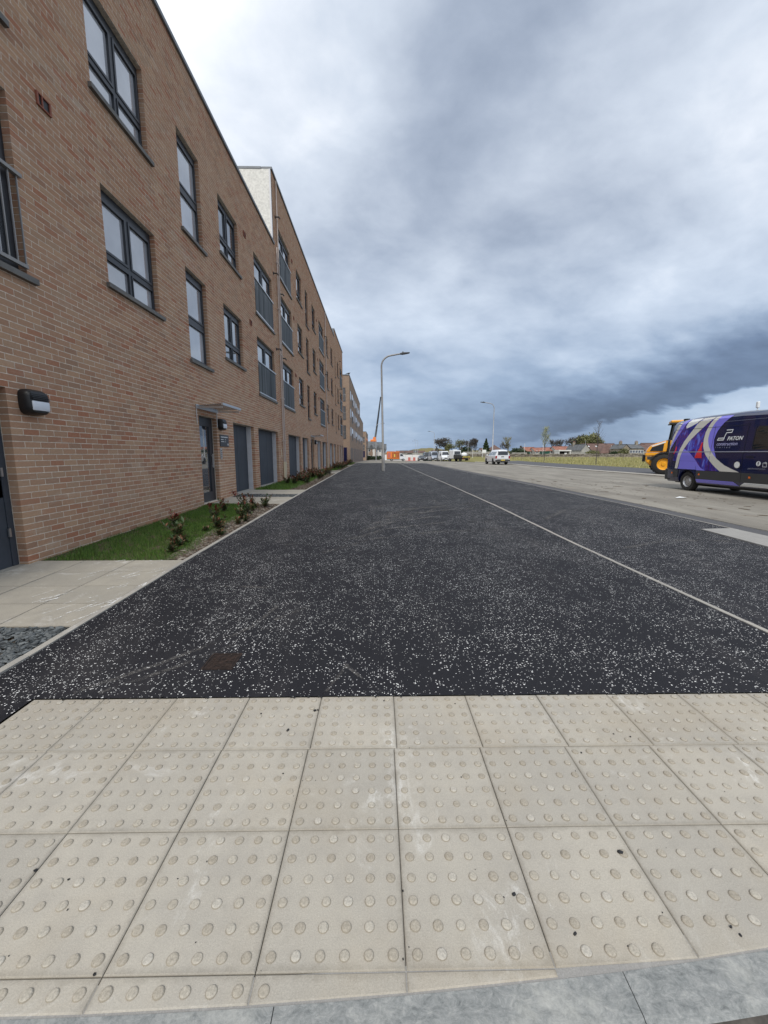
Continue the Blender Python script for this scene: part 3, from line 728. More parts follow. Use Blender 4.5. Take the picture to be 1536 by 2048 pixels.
# ------------------------------------------------------------------ beds and paths on the left
WX = -4.18
def flagpath(y0, y1, ny, zoff=0.004, nm='paving_slab'):
    root = empty('path', (0, 0, 0)); tag(root, kind='structure')
    sheet('bedding', WX - .5 if y0 < 4.6 else WX, lambda y: kl(y) - .058, [y0, (y0 + y1) / 2, y1], M['joint'], -0.006, parent=root)
    for j in range(ny):
        ya, yb = y0 + (y1 - y0) * j / ny, y0 + (y1 - y0) * (j + 1) / ny
        xr_ = kl(ya) - 0.058; x = xr_
        first = True
        while x > WX - .2:
            xl = max(x - (0.6 if not first else 0.6 - 0.12 * (j % 2) * 0), WX - .02 if ya > 4.68 else WX - .5); first = False
            g = .0055; mb = MB(); q = [(xl + g, ya + g), (x - g, ya + g), (x - g, yb - g), (xl + g, yb - g)]
            r = random.uniform(-.0015, .0015)
            T = [(p[0], p[1], gz(*p) + zoff + r) for p in q]; D = [(p[0], p[1], p[2] - .05) for p in T]
            mb.quad(*T)
            for i in range(4): mb.quad(D[i], D[(i + 1) % 4], T[(i + 1) % 4], T[i])
            mb.build(nm, M['flag'], root)
            x = xl
            if xl <= WX - .01 and (ya > 4.68 or xl <= WX - .49): break
flagpath(3.0, 4.82, 4)
flagpath(9.85, 11.3, 3); flagpath(12.05, 13.3, 3)
flagpath(24.6, 26.0, 2); flagpath(27.1, 28.5, 2); flagpath(40.5, 42, 2); flagpath(42.9, 44.2, 2)
for a, b in ((-3, 3.0), (11.3, 12.05), (26, 27.1), (42, 42.9)):
    sheet('soil', WX - .6 if b < 4 else WX, lambda y: kl(y) - .058, yr(a, b, 3), M['soil'], -0.03)
def area_pts(n, xl, xr, y0, y1):
    y = rng.uniform(y0, y1, n); x = np.array([rng.uniform(xl(a) if callable(xl) else xl, xr(a) if callable(xr) else xr) for a in y])
    return x, y
def zs(x, y): return np.array([gz(a, b) for a, b in zip(x, y)])
def pebbles(y0, y1, n, xl=WX):
    x, y = area_pts(n, xl, lambda a: kl(a) - .075, y0, y1); s = rng.uniform(.011, .024, n)
    V = IV * (1 + rng.uniform(-.3, .3, (len(IV), 1)))
    o = scatter_mesh('slate_chippings', V, IF, np.c_[x, y, zs(x, y) - .012 + rng.uniform(0, .012, n)], np.c_[s * 1.5, s * .8, s * .42], M['slate'], tilt=rng.uniform(-.9, .9, n))
    tag(o, kind='stuff', label='dark grey slate chippings between paving and edging', cat='gravel')
pebbles(2.0, 2.99, 4200, WX + .1); pebbles(11.32, 12.03, 1500); pebbles(26.02, 27.08, 600)
blade_v = np.array([(-.5, 0, 0), (.5, 0, 0), (0.05, .35, 1.0)]); blade_f = np.array([(0, 1, 2)])
def lawn(y0, y1, n, hl, wl, frac=0.62):
    sheet('soil', WX, lambda y: kl(y) - .058, yr(y0, y1, 6), M['soil'], -0.008)
    fr_ = (lambda a: .90 - .22 * (a - y0) / (y1 - y0)) if y0 < 6 else (lambda a: .70)
    xr_ = lambda a: WX + (kl(a) - WX) * fr_(a) + .05 * math.sin(a * 5) + rng.normal(0, .045)
    x, y = area_pts(n, WX + .03, xr_, y0 - .03, y1 + .03)
    pn = np.sin(x * 9.1 + 2 * np.sin(y * 3.3)) * np.sin(y * 6.7 + 1.5 * np.sin(x * 5)) + rng.normal(0, .55, n); kp = pn > -.75; x, y = x[kp], y[kp]; n = len(x)
    h = rng.uniform(.6, 1.2, n) * hl * (1 + .3 * np.sin(x * 7 + y * 3) * np.cos(y * 5))
    o = scatter_mesh('lawn_grass', blade_v, blade_f, np.c_[x, y, zs(x, y) - .01], np.c_[np.full(n, wl), h * rng.uniform(-1.3, 1.3, n), h], M['grass'])
    tag(o, kind='stuff', label='short dark green lawn grass beside the brick wall', cat='grass')
    # sparse blades straying into the mulch
def mulch(y0, y1, n, frac=0.58):
    fr_ = (lambda a: .83 - .24 * (a - y0) / (y1 - y0)) if y0 < 6 else (lambda a: .62)
    x, y = area_pts(n, lambda a: WX + (kl(a) - WX) * fr_(a), lambda a: kl(a) - .07, y0, y1); s = rng.uniform(.004, .015, n)
    s = np.where(rng.random(n) < .03, s * 2.2, s)
    V = IV * (1 + rng.uniform(-.35, .35, (len(IV), 1)))
    mi = (rng.random(n) < .6).astype(int)
    o = scatter_mesh('mulch_and_stones', V, IF, np.c_[x, y, zs(x, y) + s * .15], np.c_[s * rng.uniform(.9, 1.8, n), s, s * .5], [M['stone_bit'], M['bark_bit']], mi=mi, tilt=rng.uniform(-.4, .4, n))
    tag(o, kind='stuff', label='brown mulch and pale stones along the edging', cat='mulch')
for (a, b, n, hl, wl, mn) in ((4.84, 9.83, 60000, .05, .0045, 9000), (13.32, 24.58, 26000, .07, .011, 5000), (28.52, 40.4, 9000, .09, .02, 900), (44.3, 57, 5000, .11, .03, 500)):
    lawn(a, b, n, hl, wl); mulch(a + .02, b - .02, mn)
# shrubs with red young leaves
leaf_v = np.array([(0, 0, 0), (.22, .45, .06), (0, 1, -.05), (-.22, .45, .06)]); leaf_f = np.array([(0, 1, 2), (0, 2, 3)])
leaf_f = np.array([(0, 1, 2, 3)])
def shrub(x, y, h, nst, red, label, group=None, dens=1.0, lf=.085):
    nst += 2
    z = gz(x, y); root = empty('shrub', (x, y, z)); tag(root, label, 'shrub', group)
    st = MB(); LP = []; LR = []; LT = []; LS = []; LM = []
    for s in range(nst):
        a = random.uniform(0, 6.28); lean = random.uniform(.15, .8); hh = h * random.uniform(.45, .95)
        p0 = Vector((random.uniform(-.03, .03), random.uniform(-.03, .03), -.02)); pts = [p0]
        for k in range(1, 5):
            f = k / 4; pts.append(p0 + Vector((math.cos(a) * lean * hh * f ** 1.3, math.sin(a) * lean * hh * f ** 1.3, hh * f)) + Vector((random.gauss(0, .008), random.gauss(0, .008), 0)))
        st.tube(pts, [.006, .005, .004, .003, .002], 5)
        nl = int(random.randint(15, 22) * dens)
        for k in range(nl):
            f = (k + 1) / nl; f = .15 + .85 * f; i = min(int(f * 4), 3); q = pts[i].lerp(pts[i + 1], f * 4 - i) if i < 4 else pts[-1]
            LP.append(tuple(q)); LR.append(random.uniform(0, 6.28)); LT.append(random.uniform(.1, 1.0) if f < .85 else random.uniform(.7, 1.35))
            LS.append(lf * random.uniform(.8, 1.45) * (1.05 - .25 * f))
            top = f > .72
            LM.append((1 if random.random() < red else 2) if top and random.random() < red + .25 else (0 if random.random() < .85 else 2))
    st.build('stem', M['stem'], root)
    scatter_mesh('leaves', leaf_v, leaf_f, np.array(LP), np.array(LS), [M['leaf_g'], M['leaf_r'], M['leaf_o']], root, rotz=np.array(LR), tilt=np.array(LT), mi=np.array(LM))
shrub(-3.55, 6.9, .34, 3, .6, 'bushy red-tipped shrub standing in the grass, nearest the brick wall')
shrub(-3.03, 5.95, .36, 3, .05, 'small green shrub low in the grass, nearest the tiled path', lf=.095)
shrub(-2.82, 5.5, .22, 3, .0, 'tiny green sapling beside the stones, closest to the path')
shrub(-3.05, 7.35, .40, 4, .6, 'tall bronze and red-leaved shrub in the middle of the first lawn')
shrub(-2.72, 6.75, .30, 3, .15, 'low green-leaved shrub on the mulch edge before the tall bronze one')
shrub(-3.35, 8.6, .34, 3, .6, 'red-tipped shrub in front of the glass entrance door')
shrub(-2.78, 8.3, .34, 4, .35, 'low bronze shrub on the mulch midway along the first bed')
shrub(-2.95, 9.35, .34, 4, .45, 'red and green shrub at the far end of the first bed')
shrub(-2.62, 9.2, .36, 4, .2, 'dense green shrub near the edging by the paved strip')
shrub(-3.25, 9.6, .36, 3, .9, 'bright red-topped shrub beside the entrance path')
shrub(-2.65, 7.7, .24, 3, .1, 'small green shrub right beside the pale edging, midway down the bed')
for i in range(14):
    y = 5.15 + i * .33; shrub(kl(y) - random.uniform(.12, .55), y + random.uniform(-.1, .1), random.uniform(.10, .20), 3, .12, 'low green seedling plant on the mulch strip of the first bed', 'low plants on the first mulch strip', .8, .07)
for i in range(26):
    y = 15.5 + 8.6 * (i / 26) + random.uniform(-.2, .2)
    shrub(random.uniform(-3.6, -2.75), y, random.uniform(.35, .55), 4, .45, 'bronze and red shrub among the planting outside the ground-floor infill boards', 'shrubs in the second bed', 1.1, .10)
for i in range(16):
    shrub(random.uniform(-3.8, -2.95), 31 + i * .58, random.uniform(.4, .6), 4, .45, 'reddish shrub in the third bed beneath the four-storey block', 'shrubs in the third bed', 1.0, .12)
for i in range(10):
    shrub(random.uniform(-3.9, -3.2), 45 + i * 1.1, random.uniform(.4, .6), 4, .4, 'distant reddish shrub by the far end of the four-storey block', 'shrubs in the far bed', .8, .15)

# ------------------------------------------------------------------ apartment blocks
def snap(z): return round(z / .075) * .075
def proj(x, y, z):
    cp_, sp_ = math.cos(PITCH), math.sin(PITCH); cy_, sy_ = math.cos(YAW), math.sin(YAW)
    dx, dy, dz = x, y, z - CAMZ
    f = dx * sy_ * cp_ + dy * cy_ * cp_ - dz * sp_; r = dx * cy_ - dy * sy_; u = dx * sy_ * sp_ + dy * cy_ * sp_ + dz * cp_
    if f < .1: return None
    return 768 + F * r / f, 1024 - F * u / f, f
def facade(root, xf, y0, y1, zb, zt, ops, joints=(), single=0, gable_x=None, tall=None):
    """ops: (ya, yb, za, zb). courses of separate bricks over a mortar slab"""
    ops = [(a, b, snap(c), snap(d)) for a, b, c, d in ops]
    Y = sorted({y0, y1, *[o[0] for o in ops], *[o[1] for o in ops], *([tall[0]] if tall else [])})
    Z = sorted({zb, zt, *[o[2] for o in ops], *[o[3] for o in ops], *([tall[1]] if tall else [])})
    mb = MB()
    for a, b in zip(Y[:-1], Y[1:]):
        for c, d in zip(Z[:-1], Z[1:]):
            ym, zm = (a + b) / 2, (c + d) / 2
            if any(o[0] < ym < o[1] and o[2] < zm < o[3] for o in ops): continue
            if tall and zm > zt and ym < tall[0]: continue
            if not tall and zm > zt: continue
            mb.box(xf - .30, xf - .0018, a, b, c, d)
    wall = mb.build('wall', M['mortar'], root)
    A = []
    ztop = tall[1] if tall else zt
    k = 0; z = zb
    while z < ztop - .03:
        za, zc = z + .005, z + .07; zm = z + .0375
        lo = tall[0] if (tall and zm > zt) else y0
        cuts = sorted([(o[0], o[1], .003) for o in ops if o[2] < zm < o[3]] + [(j - .006, j + .006, 0) for j in joints])
        cur = lo - .0; iv = []; lead = 0
        for c0, c1, e in cuts:
            if c1 <= cur: continue
            if c0 > cur: iv.append((cur - lead, c0 + e))
            cur = c1; lead = e
        if cur < y1: iv.append((cur - lead, y1))
        offs = (k % 2) * .1125
        for a, b in iv:
            n0 = math.floor((a - offs) / .225)
            y = n0 * .225 + offs; row = []
            while y < b:
                p, q = max(y + .005, a), min(y + .22, b)
                if q > p: row.append([p, q])
                y += .225
            if not row: continue
            row[0][0] = a; row[-1][1] = b
            if len(row) > 1 and row[0][1] - row[0][0] < .06: row[1][0] = a; row.pop(0)
            if len(row) > 1 and row[-1][1] - row[-1][0] < .06: row[-2][1] = b; row.pop()
            for p, q in row: A.append((xf - .1025, xf + random.uniform(-.0006, .0006), p, q, za + random.uniform(-.0008, .0008), zc + random.uniform(-.0008, .0008)))
        z += .075; k += 1
    A = np.array(A)
    if single:
        full = abs((A[:, 3] - A[:, 2]) - .215) < .003
        sc_ = []
        for i, a in enumerate(A):
            if not full[i]: sc_.append(-1); continue
            p = proj(xf, (a[2] + a[3]) / 2, (a[4] + a[5]) / 2)
            if p is None or not (20 < p[0] < 1500 and 20 < p[1] < 2020): sc_.append(-1); continue
            q = proj(xf, a[2], a[4]); r_ = proj(xf, a[3], a[5])
            sc_.append(abs(q[0] - r_[0]) * abs(q[1] - r_[1] + .0) + 1e-3)
        idx = np.argsort(-np.array([ (s if s > 0 else 0) for s in sc_]))[:single]
        idx = [i for i in idx if sc_[i] > 0]
        me = None
        for i in idx:
            a = A[i]
            if me is None:
                mb = MB(); w, d, h = .1025, .215, .065
                mb.box(-w, 0, -d / 2, d / 2, -h / 2, h / 2)
                o = mb.build('brick', M['brick_one'], root); me = o.data
                o.location = (a[1], (a[2] + a[3]) / 2, (a[4] + a[5]) / 2)
            else:
                link('brick', me, root, (a[1], (a[2] + a[3]) / 2, (a[4] + a[5]) / 2))
        A = np.delete(A, idx, 0)
    o = boxes_mesh('brick_courses', A, M['brick'], root); tag(o, kind='stuff')
    return wall
def bars(mb, x0, x1, lines):
    for a, b, c, d in lines: mb.box(x0, x1, a, b, c, d)
def window(root, xf, y0, y1, z0, z1, kind, g='glass_pale', rec=.09, sill=True):
    z0, z1 = snap(z0), snap(z1); xb = xf - rec; t = .055; mb = MB(); panes = []
    mb.box(xb - .07, xb, y0 + .004, y1 - .004, z1 - .14, z1 - .003)                    # dark head section, deepened to stand in for the shadow band
    mb.box(xb - .07, xb, y0 + .004, y1 - .004, z0 + .003, z0 + t)
    mb.box(xb - .07, xb, y0 + .004, y0 + t, z0 + t, z1 - .14); mb.box(xb - .07, xb, y1 - t, y1 - .004, z0 + t, z1 - .14)
    ym = (y0 + y1) / 2; H = z1 - z0
    def sash(a, b, c, d, s=.04):
        for q in ((a, b, c, c + s), (a, b, d - s, d), (a, a + s, c + s, d - s), (b - s, b, c + s, d - s)): mb.box(xb - .05, xb + .018, *q)
        panes.append((a + s, b - s, c + s, d - s))
    if kind == 'cross':
        zt_ = z0 + H * .33
        mb.box(xb - .07, xb + .004, ym - .035, ym + .035, z0 + t, z1 - .14)
        mb.box(xb - .07, xb + .005, y0 + t, ym - .035, zt_ - .04, zt_ + .04); mb.box(xb - .07, xb + .005, ym + .035, y1 - t, zt_ - .04, zt_ + .04)
        sash(y0 + t, ym - .035, zt_ + .04, z1 - .14); sash(ym + .035, y1 - t, zt_ + .04, z1 - .14)
        sash(y0 + t, ym - .035, z0 + t, zt_ - .04, .02); sash(ym + .035, y1 - t, z0 + t, zt_ - .04, .02)
    elif kind == 'tall':
        zt_ = z0 + H * .47
        mb.box(xb - .07, xb + .004, y0 + t, y1 - t, zt_ - .07, zt_ + .05)
        sash(y0 + t, y1 - t, zt_ + .05, z1 - .14); sash(y0 + t, y1 - t, z0 + t, zt_ - .07)
    elif kind == 'narrow':
        zt_ = z0 + H * .33
        mb.box(xb - .07, xb + .004, y0 + t, y1 - t, zt_ - .04, zt_ + .04)
        sash(y0 + t, y1 - t, zt_ + .04, z1 - .14); sash(y0 + t, y1 - t, z0 + t, zt_ - .04, .02)
    elif kind == 'french':
        mb.box(xb - .07, xb + .003, ym - .03, ym + .03, z0 + t, z1 - .14)
        sash(y0 + t, ym - .03, z0 + t, z1 - .14, .07); sash(ym + .03, y1 - t, z0 + t, z1 - .14, .07)
    w = mb.build('window', M['frame'], root)
    for p in panes:
        q = MB(); q.box(xb - .035, xb - .022, *p); q.build('pane', M[g], w)
    if sill:
        s = MB(); s.box(xf - rec - .02, xf + .055, y0 - .06, y1 + .10, z0 - .065, z0 + .002); s.build('sill', M['sill'], w)
    return w
def balustrade(w, xf, y0, y1, z0, glassy=True):
    z0 = snap(z0); xb = xf + .012
    mb = MB(); mb.box(xb - .03, xb + .03, y0 - .02, y1 + .04, z0 + 1.08, z0 + 1.12)
    if glassy:
        mb.box(xb - .02, xb + .02, y0, y1, z0 + .03, z0 + .07)
        for y in (y0 + .05, y1 - .05): mb.box(xf - .09, xb - .03, y - .02, y + .02, z0 + 1.085, z0 + 1.115)
        mb.build('rail', M['steel'], w)
        q = MB(); q.box(xb - .006, xb + .006, y0 + .01, y1 - .01, z0 + .07, z0 + 1.08); q.build('glass_guard', M['balustrade'], w)
    else:
        mb.box(xb - .02, xb + .02, y0, y1, z0 + .08, z0 + .12)
        n = int((y1 - y0) / .11)
        for i in range(n + 1):
            y = y0 + .01 + (y1 - y0 - .02) * i / n; mb.box(xb - .007, xb + .007, y - .007, y + .007, z0 + .12, z0 + 1.08)
        mb.build('rail', M['galv_dark'], w)
def infill(root, xf, y0, y1, z0, z1, white=True):
    z0, z1 = snap(z0), snap(z1)
    mb = MB(); mb.box(xf - .29, xf - .25, y0, y1, z0, z1); k = max(1, round((y1 - y0) / 1.0))
    for i in range(1, k): y = y0 + (y1 - y0) * i / k; mb.box(xf - .251, xf - .246, y - .004, y + .004, z0, z1)
    p = mb.build('infill_board', M['panel'], root)
    if white:
        q = MB(); q.box(xf - .249, xf - .1035, y1 - .035, y1 - .002, z0 + .01, z1 - .01); q.build('jamb_closer', M['white_pvc'], p)
        q = MB(); q.box(xf - .249, xf - .1035, y0 + .002, y0 + .035, z0 + .01, z1 - .01); q.build('jamb_closer', M['white_pvc'], p)
    q = MB(); q.box(xf - .25, xf + .02, y0 + .002, y1 - .002, z0 - .05, z0 + .012); q.build('threshold', M['edging'], p)
    return p
def body(root, xf, y0, y1, zt, depth=12, m='brick_x', zb=-1.5):
    mb = MB(); mb.box(xf - depth, xf - .301, y0 + .02, y1 - .02, zb, zt - .3)
    return mb.build('rear_volume', M[m], root)
def coping(root, xf, y0, y1, z, depth=12, gable=True):
    mb = MB(); mb.rbox(xf - .36, xf + .05, y0 - .04, y1 + .04, z - .005, z + .085, .008)
    if gable: mb.rbox(xf - depth, xf - .37, y0 - .04, y0 + .30, z - .005, z + .083, .008)
    return mb.build('coping', M['coping'], root)
# --- first block, three storeys
H1 = 9.675
b1 = empty('apartment_block', (0, 0, 0)); b1['note'] = ''
del b1['note']
tag(b1, 'three-storey buff brick apartment block nearest the camera, grey parapet coping', 'building')
op1 = []
win1 = []
for lo, hi in ((3.45, 5.4), (6.15, 8.1)):
    win1 += [(2.93, 5.17, lo, hi, 'french'), (9.37, 10.42, lo, hi, 'tall'), (14.55, 16.87, lo, hi, 'french')]
for lo, hi in ((3.975, 5.4), (6.675, 8.1)):
    win1 += [(6.70, 8.18, lo, hi, 'cross'), (11.52, 13.0, lo, hi, 'cross')]
doors1 = [(3.62, 4.68, -.075, 2.1), (9.55, 10.57, .15, 2.25), (11.78, 13.72, .15, 2.25), (14.22, 17.0, .15, 2.25)]
facade(b1, WX, 0.6, 17.44, -.3, H1, [w[:4] for w in win1] + doors1, joints=(10.97,), single=300)
body(b1, WX, 0.6, 17.42, H1); coping(b1, WX, .6, 17.42, H1)
for w in win1:
    g = 'glass_pale' if w[0] < 11 else 'glass_mid'
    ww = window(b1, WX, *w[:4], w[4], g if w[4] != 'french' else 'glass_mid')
    if w[4] == 'french': balustrade(ww, WX, w[0], w[1], w[2], w[0] > 5)
infill(b1, WX, *doors1[2]); infill(b1, WX, *doors1[3])
# louvred plant-room door
mb = MB(); xd = WX - .11
mb.box(xd - .05, xd, 3.63, 3.70, -.07, 2.09); mb.box(xd - .05, xd, 4.60, 4.675, -.07, 2.09); mb.box(xd - .05, xd, 3.70, 4.60, 2.03, 2.09)
mb.box(xd - .045, xd - .008, 3.705, 4.595, .0, .28); mb.box(xd - .045, xd - .008, 3.705, 4.595, .86, 1.12); mb.box(xd - .045, xd - .008, 3.705, 4.595, 1.72, 2.025)
mb.box(xd - .045, xd - .008, 3.705, 3.83, .28, 1.72); mb.box(xd - .045, xd - .008, 4.47, 4.595, .28, 1.72)
dr = mb.build('door', M['panel'], b1)
for z0_, z1_ in ((.28, .86), (1.12, 1.72)):
    n = int((z1_ - z0_) / .055)
    for i in range(n):
        z = z0_ + .01 + i * .055; s = MB()
        s.v += [(xd - .04, 3.83, z + .035), (xd - .004, 3.83, z), (xd - .004, 4.47, z), (xd - .04, 4.47, z + .035), (xd - .04, 3.83, z + .043), (xd - .004, 3.83, z + .008), (xd - .004, 4.47, z + .008), (xd - .04, 4.47, z + .043)]
        s.f += [(0, 1, 2, 3), (4, 7, 6, 5), (0, 4, 5, 1), (1, 5, 6, 2), (2, 6, 7, 3)]; s.m += [0] * 5
        s.build('slat', M['panel'], dr)
for z in (.45, 1.15, 1.8):
    s = MB(); s.box(xd + .002, xd + .02, 4.585, 4.61, z - .05, z + .05); s.build('hinge', M['steel'], dr)
# glazed entrance doors
def entrance(root, xf, y0, y1, z0, z1):
    z0, z1 = snap(z0), snap(z1); x = xf - .12; mb = MB()
    mb.box(x - .06, x, y0 + .003, y0 + .07, z0, z1 - .003); mb.box(x - .06, x, y1 - .09, y1 - .003, z0, z1 - .003); mb.box(x - .06, x, y0 + .07, y1 - .09, z1 - .22, z1 - .003)
    mb.box(x - .06, x - .003, y0 + .07, y1 - .09, z0, z0 + .24); mb.box(x - .06, x + .006, y0 + .07, y0 + .13, z0 + .24, z1 - .22); mb.box(x - .06, x + .006, y1 - .22, y1 - .09, z0 + .24, z1 - .22)
    d = mb.build('door', M['frame'], root)
    g = MB(); g.box(x - .04, x - .025, y0 + .13, y1 - .22, z0 + .24, z1 - .22); g.build('pane', M['glass_dark'], d)
    h = MB(); h.box(x + .03, x + .05, y1 - .17, y1 - .13, z0 + .85, z0 + 1.2); h.box(x + .006, x + .03, y1 - .16, y1 - .14, z0 + .88, z0 + .9); h.box(x + .006, x + .03, y1 - .16, y1 - .14, z0 + 1.14, z0 + 1.16); h.build('handle', M['steel'], d)
entrance(b1, WX, 9.55, 10.57, .15, 2.25)
def vent(root, y, z):
    mb = MB(); x = WX + .001
    for q in ((y - .11, y + .11, z - .075, z - .06), (y - .11, y + .11, z + .06, z + .075), (y - .11, y - .085, z - .06, z + .06), (y + .085, y + .11, z - .06, z + .06), (y - .035, y - .02, z - .06, z + .06)): mb.box(x, x + .022, *q)
    v = mb.build('air_vent', M['terracotta'], root)
    mb = MB(); mb.box(x, x + .006, y - .084, y + .084, z - .059, z + .059); mb.build('grille', M['frame_dark'], v)
for y, z in ((5.72, 5.68), (13.65, 8.15), (13.9, 5.62)): vent(b1, y, z)
def spout(root, y, z):
    mb = MB(); mb.tube([(WX - .02, y, z), (WX + .16, y, z), (WX + .2, y, z - .07)], .028, 8); mb.tube([(WX, y, z), (WX + .02, y, z)], .06, 10); mb.build('spout', M['black'], root, smooth='auto')
for y, z in ((17.2, 8.5), (17.25, 5.62)): spout(b1, y, z)
# --- second block, four storeys, raised end bay
b2 = empty('apartment_block', (0, 17.46, 0)); tag(b2, 'long four-storey buff brick block with white roughcast flank above its neighbour', 'building')
b2.location = (0, 0, 0)
H2, H2b = 12.375, 13.05
cols2 = [(18.25, 20.5, 'french', 'glass_mid'), (21.95, 23.3, 'narrow', 'glass_dark'), (24.45, 25.35, 'tall', 'glass_dark'), (26.8, 28.1, 'narrow', 'glass_dark'), (29.75, 32.2, 'french', 'glass_mid'),
         (33.6, 34.9, 'narrow', 'glass_dark'), (36.9, 38.3, 'narrow', 'glass_dark'), (40.3, 40.95, 'tall', 'glass_dark'), (42.6, 43.9, 'narrow', 'glass_dark'), (45.4, 47.9, 'french', 'glass_mid')]
win2 = []
for lo, hi in ((0, 5.4), (0, 8.1), (0, 10.725)):
    for a, b, k, g in cols2:
        win2.append((a, b, hi - (1.425 if k == 'narrow' else 1.95), hi, k, g))
gr2 = [(18.95, 21.9), (22.45, 24.4), (27.9, 29.8), (30.45, 33.0), (35.1, 37.3), (38.2, 40.1), (44.0, 45.6), (46.3, 48.3)]
en2 = [(25.25, 26.4), (41.5, 42.6)]
facade(b2, WX + .0, 17.46, 49.0, -.6, H2, [w[:4] for w in win2] + [(a, b, .15, 2.25) for a, b in gr2 + en2], joints=(33.05,), tall=(40.0, H2b))
body(b2, WX, 17.46, 40.0, H2); body(b2, WX, 40.0, 49.0, H2b)
mb = MB(); mb.rbox(WX - .36, WX + .05, 17.40, 39.95, H2 - .005, H2 + .085, .008); mb.rbox(WX - 12, WX - .37, 17.38, 17.7, H2 - .005, H2 + .083, .008)
mb.rbox(WX - .36, WX + .05, 39.97, 49.04, H2b - .005, H2b + .085, .008); mb.rbox(WX - 12, WX - .37, 39.96, 40.3, H2b - .005, H2b + .083, .008); mb.build('coping', M['coping'], b2)
mb = MB(); mb.box(WX - 12, WX - .075, 17.395, 17.455, 9.2, H2 - .006); mb.build('roughcast_flank', M['render'], b2)
mb = MB(); mb.box(WX - .074, WX - .012, 17.38, 17.455, 9.76, H2 - .006); mb.build('corner_trim', M['white_pvc'], b2)
mb = MB(); mb.box(WX - 12, WX - .01, 39.92, 39.995, H2 + .09, H2b - .006); mb.build('upstand', M['coping'], b2)
for w in win2:
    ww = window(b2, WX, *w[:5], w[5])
    if w[4] == 'french': balustrade(ww, WX, w[0], w[1], w[2], True)
for a, b in gr2: infill(b2, WX, a, b, .15, 2.25)
for a, b in en2: entrance(b2, WX, a, b, .15, 2.25)
for y, z in ((20.95, 10.6), (21.0, 8.0), (21.1, 5.3), (28.7, 10.3), (28.9, 7.8), (29.0, 5.2)): vent(b2, y, z)
for y, z in ((17.85, 10.9), (18.1, 8.05), (18.15, 5.45), (32.8, 10.4), (33.0, 7.6), (33.1, 4.9), (44.9, 11.2), (44.9, 8.3), (44.9, 5.4)): spout(b2, y, z)
# --- further blocks
def far_block(y0, y1, zt, label, rows, xf=-4.1, low=None):
    r = empty('apartment_block', (xf, y0, 0)); tag(r, label, 'building'); r.location = (0, 0, 0)
    mb = MB(); mb.box(xf - 12, xf, y0, y1 if not low else low[0], -3, zt)
    if low: mb.box(xf - 12, xf, low[0], y1, -3, low[1])
    w = mb.build('wall', [M['brick_y'], M['brick_x']], r)
    for p in w.data.polygons:
        if abs(p.normal.y) > .5: p.material_index = 1
    mb = MB(); mb.box(xf - .4, xf + .05, y0 - .05, (low[0] if low else y1) + .02, zt, zt + .12); mb.box(xf - 12, xf - .4, y0 - .05, y0 + .4, zt, zt + .118)
    if low: mb.box(xf - .4, xf + .05, low[0] + .03, y1, low[1], low[1] + .12)
    mb.build('coping', M['coping'], r)
    y = y0 + 2; k = 0
    while y < y1 - 3:
        for i, zz in enumerate(rows):
            if low and y > low[0] - 2 and zz > low[1] - 3: continue
            wd = (1.3, 2.2, 1.1)[k % 3]; hh = (1.45, 1.95, 1.45)[k % 3]
            f = MB(); f.box(xf - .02, xf + .003, y, y + wd, zz - hh, zz); f.box(xf - .02, xf + .012, y - .05, y + wd + .05, zz - hh - .08, zz - hh - .004)
            f = f.build('window', M['frame'], r); p = MB(); p.box(xf + .0035, xf + .006, y + .1, y + wd - .1, zz - hh + .1, zz - .12); p.build('pane', M['glass_dark'], f)
            if wd > 2: p = MB(); p.box(xf + .007, xf + .012, y, y + wd, zz - hh, zz - hh + 1.05); p.build('glass_guard', M['clad'], f)
        f = MB(); f.box(xf - .02, xf + .004, y, y + 1.6, gz(xf, y) + .1, 2.2); f.build('infill_board', M['panel'], r)
        y += (3.4, 4.2, 3.6)[k % 3]; k += 1
    for i, zz in enumerate(rows):
        f = MB(); f.box(xf - 2.1, xf - .55, y0 - .004, y0 + .02, zz - 1.95, zz); f = f.build('window', M['frame'], r)
        for a in (0, 1): p = MB(); p.box(xf - 2.0 + a * .75, xf - 1.35 + a * .72, y0 - .009, y0 - .005, zz - 1.85, zz - .12); p.build('pane', M['glass_mid'], f)
        p = MB(); p.box(xf - 2.15, xf - .5, y0 - .07, y0 - .05, zz - .95, zz - .91)
        for q in range(12): p.box(xf - 2.1 + q * .14, xf - 2.08 + q * .14, y0 - .07, y0 - .05, zz - 1.9, zz - .95)
        p.build('rail', M['steel'], f)
    f = MB(); f.box(xf - 1.55, xf - .45, y0 - .004, y0 + .02, 0, 2.25); f.build('door', M['navy'], r)
    return r
far_block(59, 112, 12.4, 'brick block beyond the gap, four storeys stepping down to three', (5.4, 8.1, 10.7), low=(93, 9.5))
far_block(140, 165, 8.8, 'farthest brick block on the left, three storeys, partly hidden', (4.4, 7.1))
# bird on the parapet
bd = MB(); bd.lathe([(-.22, .01), (-.15, .07), (0, .12), (.12, .09), (.2, .06)], 'x', (-4.2, 59.2, 12.68), 10); bd.lathe([(-.06, .01), (0, .06), (.06, .01)], 'x', (-3.98, 59.2, 12.80), 8)
bd.tube([(-4.42, 59.2, 12.66), (-4.62, 59.2, 12.6)], [.05, .03], 6); bd.tube([(-4.2, 59.2, 12.6), (-4.2, 59.2, 12.5)], .015, 5)
tag(bd.build('bird', M['black'], smooth=True), 'dark bird perched on the parapet of the block beyond the gap', 'bird')

